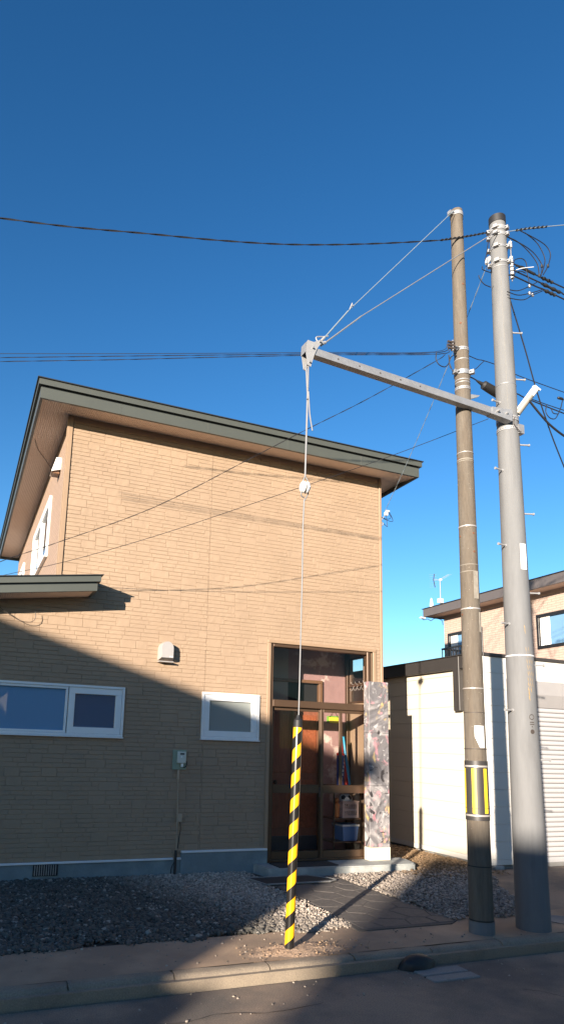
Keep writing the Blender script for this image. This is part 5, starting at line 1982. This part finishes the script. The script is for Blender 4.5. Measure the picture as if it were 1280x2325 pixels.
mb.tube(smooth_path([(2.694, 5.055, 4.0), (2.672, 5.06, 3.93), (2.675, 5.09, 3.83), (2.71, 5.10, 3.81)]), 0.006, 6)
mb.tube(smooth_path([(2.694, 5.055, 4.0), (2.735, 5.06, 3.93), (2.745, 5.09, 3.86), (2.742, 5.10, 3.84), (2.715, 5.11, 3.78)]), 0.006, 6)
mb.build('lower_strand', 'strand', guy, smooth=True)
# ball insulator: two grooved halves
ci = Vector((2.708, 5.085, 3.905))
for sg in (-1, 1):
    M = Matrix.Rotation(math.radians(90), 4, 'Y') @ Matrix.Translation((0, 0, sg * 0.006))
    prof = [(0.020, 0.0), (0.050, 0.004), (0.056, 0.012), (0.050, 0.026), (0.036, 0.036), (0.0, 0.040)]
    MB().lathe([(r, sg * h) for r, h in prof], tuple(ci + Vector((sg * 0.004, 0, 0))), 22, M=Matrix.Rotation(math.radians(90), 4, 'Y')).build('insulator', 'porcelain', guy, smooth=True)
# striped guard rod
R0, R1 = Vector((2.640, 5.14, -0.05)), Vector((2.695, 5.135, 1.84))
qz = (R1 - R0).to_track_quat('Z', 'Y')
Lr = (R1 - R0).length
mb = MB()
mb.lathe([(0.0375, 0), (0.0375, Lr * 0.25), (0.0375, Lr * 0.5), (0.0375, Lr * 0.75), (0.0375, Lr - 0.06), (0.035, Lr - 0.02), (0.022, Lr - 0.004), (0.0, Lr)], (0, 0, 0), 36)
rod = mb.build('striped_rod', 'spiral', smooth=True)
rod.location = R0
rod.rotation_mode = 'QUATERNION'
rod.rotation_quaternion = qz
tag(rod, 'black and yellow spiral striped guard rod standing by the kerb', 'guard rod')
mb = MB()
mb.lathe([(0.0385, Lr - 0.075), (0.0385, Lr - 0.05), (0.036, Lr - 0.015), (0.02, Lr + 0.002), (0.012, Lr + 0.03), (0, Lr + 0.031)], (0, 0, 0), 30)
cap = mb.build('rod_cap', 'rubber', rod, smooth=True)

# ================================================================ street lamp on the new pole
LA0, LA1 = Vector((5.225, 5.045, 5.165)), Vector((5.36, 4.90, 5.42))
lamp = thing('street_lamp', tuple(LA0), 'slim white tube street lamp pointing up and out from the new pole', 'street lamp')
dl = (LA1 - LA0).normalized()
sl_ = dl.cross(Vector((0.3, 0.9, 0.3))).normalized()
ul = sl_.cross(dl).normalized()
Ml = Matrix(((sl_.x, dl.x, ul.x, LA0.x), (sl_.y, dl.y, ul.y, LA0.y), (sl_.z, dl.z, ul.z, LA0.z), (0, 0, 0, 1)))
LL = (LA1 - LA0).length
mb = MB()
mb.box((-0.036, 0.0, 0.004), (0.036, LL, 0.026), 0, Ml)
mb.box((-0.040, LL, -0.03), (0.040, LL + 0.012, 0.028), 0, Ml)
mb.build('housing', 'vinyl', lamp)
mb = MB()
n = 10
vs, fs = [], []
for y in (0.01, LL - 0.005):
    for k in range(n + 1):
        a = math.pi * k / n
        vs.append(Ml @ Vector((0.031 * math.cos(a), y, 0.0035 - 0.03 * math.sin(a))))
for k in range(n):
    fs.append((k, k + 1, n + 2 + k, n + 1 + k))
fs.append(tuple(range(n, -1, -1)))
fs.append(tuple(range(n + 1, 2 * n + 2)))
mb.add(vs, fs)
mb.build('cover', 'lamp_tube', lamp, smooth=True)
mb = MB()
vs, fs = [], []
for y in (LL - 0.085, LL - 0.003):
    for k in range(n + 1):
        a = math.pi * k / n
        vs.append(Ml @ Vector((0.0335 * math.cos(a), y, 0.002 - 0.0325 * math.sin(a))))
for k in range(n):
    fs.append((k, k + 1, n + 2 + k, n + 1 + k))
mb.add(vs, fs)
mb.build('end_cap', 'vinyl', lamp, smooth=True)
mb = MB()
mb.tube([LA0 + dl * 0.03, LA0 - dl * 0.06, (5.18, 5.04, 5.06)], 0.012, 8)
mb.box((5.20, 5.00, 4.93), (5.27, 5.06, 5.03))
mb.build('bracket', 'galv', lamp)
mb = MB()
mb.tube(smooth_path([(5.15, 5.01, 5.10), (5.13, 5.0, 5.02), (5.17, 4.99, 4.96), (5.22, 5.0, 4.94), (5.24, 5.01, 5.0)]), 0.004, 6)
mb.build('lead', 'wire_dark', lamp)

# ================================================================ overhead wires
LEFT = 'overhead cables running left from the poles'
mb = MB()
w1 = smooth_path(WIRES['w1'], 6)
twisted(mb, w1, 0.0042, 0.0042, 2.2, 6)
tag(mb.build('power_cable', 'cable', smooth=True, loc=WIRES['w1'][0]), 'highest black twisted cable crossing the sky to the new pole top', 'cable', LEFT)
mb = MB()
twisted(mb, WIRES['w1'][-3:], 0.005, 0.008, 9, 6)
tag(mb.build('cable_wrap', 'rubber', smooth=True, loc=WIRES['w1'][-1]), 'black spiral wrap on the cable end left of the new pole cap', 'cable wrap')
for key, z in (('w2a', 5.805), ('w2b', 5.77), ('w2c', 5.735)):
    WIRES[key].append((4.365, 5.075, z))
wire('power_wire', WIRES['w2a'], 0.0028, 'topmost of the three thin wires running left from the old pole', group=LEFT)
mb = MB()
twisted(mb, smooth_path(WIRES['w2b'], 5), 0.0022, 0.0028, 1.6, 5)
tag(mb.build('power_wire', 'cable', smooth=True, loc=WIRES['w2b'][0]), 'middle of the three thin wires running left from the old pole', 'wire', LEFT)
mb = MB()
twisted(mb, smooth_path(WIRES['w2c'], 5), 0.0022, 0.0028, 1.6, 5)
tag(mb.build('power_wire', 'cable', smooth=True, loc=WIRES['w2c'][0]), 'lowest of the three thin wires running left from the old pole', 'wire', LEFT)
mb = MB()
twisted(mb, smooth_path(WIRES['w3'], 5), 0.0024, 0.003, 2.5, 5)
tag(mb.build('service_wire', 'cable', smooth=True, loc=WIRES['w3'][0]), 'wavy wire falling from the old pole across the siding to the left', 'wire')
wire('service_wire', WIRES['w4'], 0.0032, 'straight wire falling from behind the poles to the low eave', k=4)
mb = MB()
twisted(mb, smooth_path(WIRES['w5'], 4), 0.0026, 0.003, 3, 5)
tag(mb.build('service_wire', 'cable_grey', smooth=True, loc=WIRES['w5'][0]), 'pale wire dropping from the new pole to the right house corner', 'wire')
# drop anchor and loops at the house corner
ec = Vector(WIRES['w5'][-1])
t = thing('drop_anchor', tuple(ec), 'white wire anchor with cable loops at the right corner of the siding', 'wire anchor')
mb = MB()
mb.bbox(tuple(ec + Vector((-0.01, -0.02, -0.075))), tuple(ec + Vector((0.05, 0.02, -0.015))), 0.01)
mb.bbox(tuple(ec + Vector((0.0, -0.02, -0.013))), tuple(ec + Vector((0.08, 0.015, 0.02))), 0.01)
mb.build('insulator', 'porcelain', t)
mb = MB()
for q in ([(0.05, 0, 0.02), (0.13, 0.02, -0.06), (0.15, 0.02, -0.14), (0.06, 0.02, -0.14), (-0.06, 0.02, -0.11)],
          [(0.06, 0, -0.02), (0.12, 0.02, -0.08), (0.05, 0.02, -0.12), (-0.05, 0.03, -0.10)],
          [(0.02, 0, -0.06), (0.045, 0.02, -0.18), (0.05, 0.02, -0.24), (-0.02, 0.02, -0.20), (-0.065, 0.03, -0.16)]):
    mb.tube(smooth_path([ec + Vector(v) for v in q]), 0.0045, 6)
mb.build('loops', 'cable', t, smooth=True)
mb = MB()
mb.tube([ec + Vector((0.0, 0, -0.05)), ec + Vector((-0.06, 0.02, -0.17))], 0.006, 6)
mb.tube(smooth_path([ec + Vector((-0.06, 0.0, -0.19)), ec + Vector((-0.04, 0, -0.22)), ec + Vector((-0.06, 0, -0.25))]), 0.009, 6)
mb.build('hook', 'galv', t)

RG = 'wires leaving the new pole to the right'
for key, nm in (('A', 'top'), ('B', 'middle'), ('Cc', 'bottom')):
    wire('power_line', WIRES[key], 0.008, nm + ' of three thick black lines leaving the new pole top rightward', group=RG)
for key, i0, i1, lab in (('A', 2, 3, 'knobbed black sleeve on the top right line'), ('B', 2, 4, 'longer knobbed black sleeve on the middle right line'), ('Cc', 2, 4, 'knobbed black sleeve on the bottom right line')):
    P = [Vector(q) for q in WIRES[key]]
    s, e = P[i0], P[i1]
    if key == 'A':
        s, e = s.lerp(e, 0.12), s.lerp(e, 0.55)
    elif key == 'B':
        s, e = s.lerp(e, 0.15), s.lerp(e, 0.85)
    else:
        s, e = s.lerp(e, 0.28), s.lerp(e, 0.68)
    n = 12
    pts = [s.lerp(e, i / n) for i in range(n + 1)]
    rs = [0.010 + (0.011 if i in (2, 3, 7, 8, 11) else 0.004) for i in range(n + 1)]
    mb = MB()
    mb.tube(pts, rs, 10)
    tag(mb.build('line_sleeve', 'rubber', smooth=True, loc=tuple(s)), lab + ' by the poles', 'sleeve')
P = [Vector(q) for q in WIRES['A']]
mb = MB()
mb.tube([P[1].lerp(P[2], 0.1), P[1].lerp(P[2], 0.3), P[1].lerp(P[2], 0.85)], [0.010, 0.016, 0.015], 8)
tag(mb.build('line_sleeve', 'rubber', smooth=True, loc=tuple(P[1])), 'smooth black sleeve nearest the white insulators of the new pole', 'sleeve')
mb = MB()
for key in ('L1', 'L2', 'L3', 'L4'):
    mb.tube(smooth_path(WIRES[key], 6), 0.0055, 6)
jl = thing('jumper_loops', WIRES['L1'][0], 'bundle of black jumper wires arching from the new pole top to the lines', 'wires')
for key in ('L1', 'L2', 'L3', 'L4'):
    MB().tube(smooth_path(WIRES[key], 6), 0.0055, 6).build('jumper', 'cable', jl, smooth=True)
jl2 = thing('lower_jumpers', WIRES['M1'][0], 'sagging black jumper wires right of the new pole below the loops', 'wires')
for key in ('M1', 'M2', 'M3', 'M4', 'M5', 'M6'):
    MB().tube(smooth_path(WIRES[key], 6), 0.005, 6).build('jumper', 'cable', jl2, smooth=True)
for q in ((6.01, 5.05, 7.03),):
    pass
for key, i in (('M1', 2), ('M2', 2), ('M3', 2), ('L1', 4), ('L2', 4), ('L3', 4)):
    p = Vector(WIRES[key][i])
    MB().bbox(tuple(p - Vector((0.014, 0.012, 0.02))), tuple(p + Vector((0.014, 0.012, 0.02))), 0.006).build('connector', 'rubber' if key[0] == 'L' else 'galv', jl2 if key[0] == 'M' else jl)
wire('tie_wire', [(5.34, 5.08, 6.96), (5.42, 5.05, 6.99), (5.56, 5.02, 7.03)], 0.004, 'short white tie wire sticking out right of the insulators', 'vinyl')
wire('messenger_wire', WIRES['top'], 0.0045, 'pale messenger wire leaving the new pole cap to the right', 'cable_grey', group=RG)
P = [Vector(q) for q in WIRES['top']]
mb = MB()
twisted(mb, [P[1], P[2], P[2].lerp(P[3], 0.5)], 0.006, 0.010, 9, 6)
tag(mb.build('cable_wrap', 'rubber', smooth=True, loc=tuple(P[1])), 'black spiral wrap on the messenger wire right of the new pole cap', 'cable wrap')
wire('long_wire', WIRES['long'], 0.008, 'long black wire slanting steeply down past the lamp to the right edge', group=RG)
wire('thin_wire', WIRES['t1'], 0.0045, 'thin wire crossing behind the new pole above the black box', group=RG)
wire('thin_wire', WIRES['t2'], 0.007, 'cable from the old pole through the black closure box to the right', group=RG)
wire('thin_wire', WIRES['t3'], 0.005, 'upper of the two parallel cables right of the street lamp', group=RG)
wire('thick_cable', WIRES['thick'], 0.012, 'thick black cable curving down to the right edge below the lamp', group=RG)
wire('thin_wire', WIRES['t4'], 0.0045, 'short jumper from the old pole clamp to the thin wire', group=RG)
lp = thing('cable_loops', WIRES['lp1'][0], 'small black cable loops at the right edge below the long wire', 'wires')
for key in ('lp1', 'lp2'):
    MB().tube(smooth_path(WIRES[key], 6), 0.0055, 6).build('loop', 'cable', lp, smooth=True)
for i, (x, y_, z) in enumerate(((6.05, 5.2, 5.62), (6.18, 5.2, 5.58), (6.30, 5.2, 5.60), (6.25, 5.2, 5.52))):
    m_ = 'rubber' if i % 2 == 0 else 'galv'
    MB().bbox((x - 0.04, y_ - 0.015, z - 0.014), (x + 0.04, y_ + 0.015, z + 0.014), 0.008).build('connector', m_, lp)
# black splice closure hung between the poles
b0, b1 = Vector(WIRES['box'][0]), Vector(WIRES['box'][1])
db = (b1 - b0).normalized()
mb = MB()
mb.tube([b0 - db * 0.10, b0 - db * 0.02, b0, b0 + db * 0.12, b0 + db * 0.26, b0 + db * 0.28, b0 + db * 0.40], [0.010, 0.022, 0.048, 0.052, 0.052, 0.036, 0.010], 12)
tag(mb.build('splice_box', 'rubber', smooth=True, loc=tuple(b0)), 'black cable closure hanging between the old and new poles', 'closure')
# insulators and jumpers between the poles near the top
t = thing('dead_end', (4.93, 5.06, 6.93), 'white dead end insulator left of the new pole below its cap', 'insulator')
pi_ = Vector((4.93, 5.06, 6.93))
mb = MB()
mb.tube([pi_ + Vector((0.03, 0, 0.06)), pi_ + Vector((0.02, 0, 0.035)), pi_ + Vector((0.0, 0, 0.0)), pi_ + Vector((-0.02, 0, -0.045))], [0.012, 0.026, 0.030, 0.016], 10)
mb.build('insulator', 'porcelain', t, smooth=True)
for key in ('j1', 'j2', 'j3'):
    MB().tube(smooth_path(WIRES[key], 6), 0.005, 6).build('jumper', 'cable', t, smooth=True)
t = thing('wire_rack', (4.47, 5.06, 5.79), 'dark dead end rack holding the three wires left of the old pole', 'bracket')
mb = MB()
for z in (5.735, 5.77, 5.805):
    mb.tube([(4.36, 5.075, z), (4.44, 5.07, z)], [0.012, 0.016], 8)
mb.build('insulators', 'wire_dark', t, smooth=True)
mb = MB()
mb.tube([(4.42, 5.07, 5.71), (4.42, 5.07, 5.83)], 0.008, 8)
mb.tube([(4.42, 5.07, 5.77), (4.54, 5.10, 5.79)], 0.008, 8)
mb.build('bar', 'galv', t)
for key in ('o1', 'o2', 'o3'):
    MB().tube(smooth_path(WIRES[key], 6), 0.005, 6).build('jumper', 'cable', t, smooth=True)
# wedge bracket right of the old pole below the closure
mb = MB()
mb.add([(4.66, 5.10, 5.29), (4.80, 5.12, 5.32), (4.78, 5.12, 5.30), (4.66, 5.10, 5.24), (4.66, 5.14, 5.29), (4.80, 5.14, 5.32), (4.78, 5.14, 5.30), (4.66, 5.14, 5.24)],
       [(0, 1, 2, 3), (7, 6, 5, 4), (0, 4, 5, 1), (1, 5, 6, 2), (2, 6, 7, 3), (3, 7, 4, 0)])
tag(mb.build('wedge_bracket', 'galv_light', loc=(4.7, 5.12, 5.28)), 'small wedge shaped bracket right of the old pole above the arm', 'bracket')
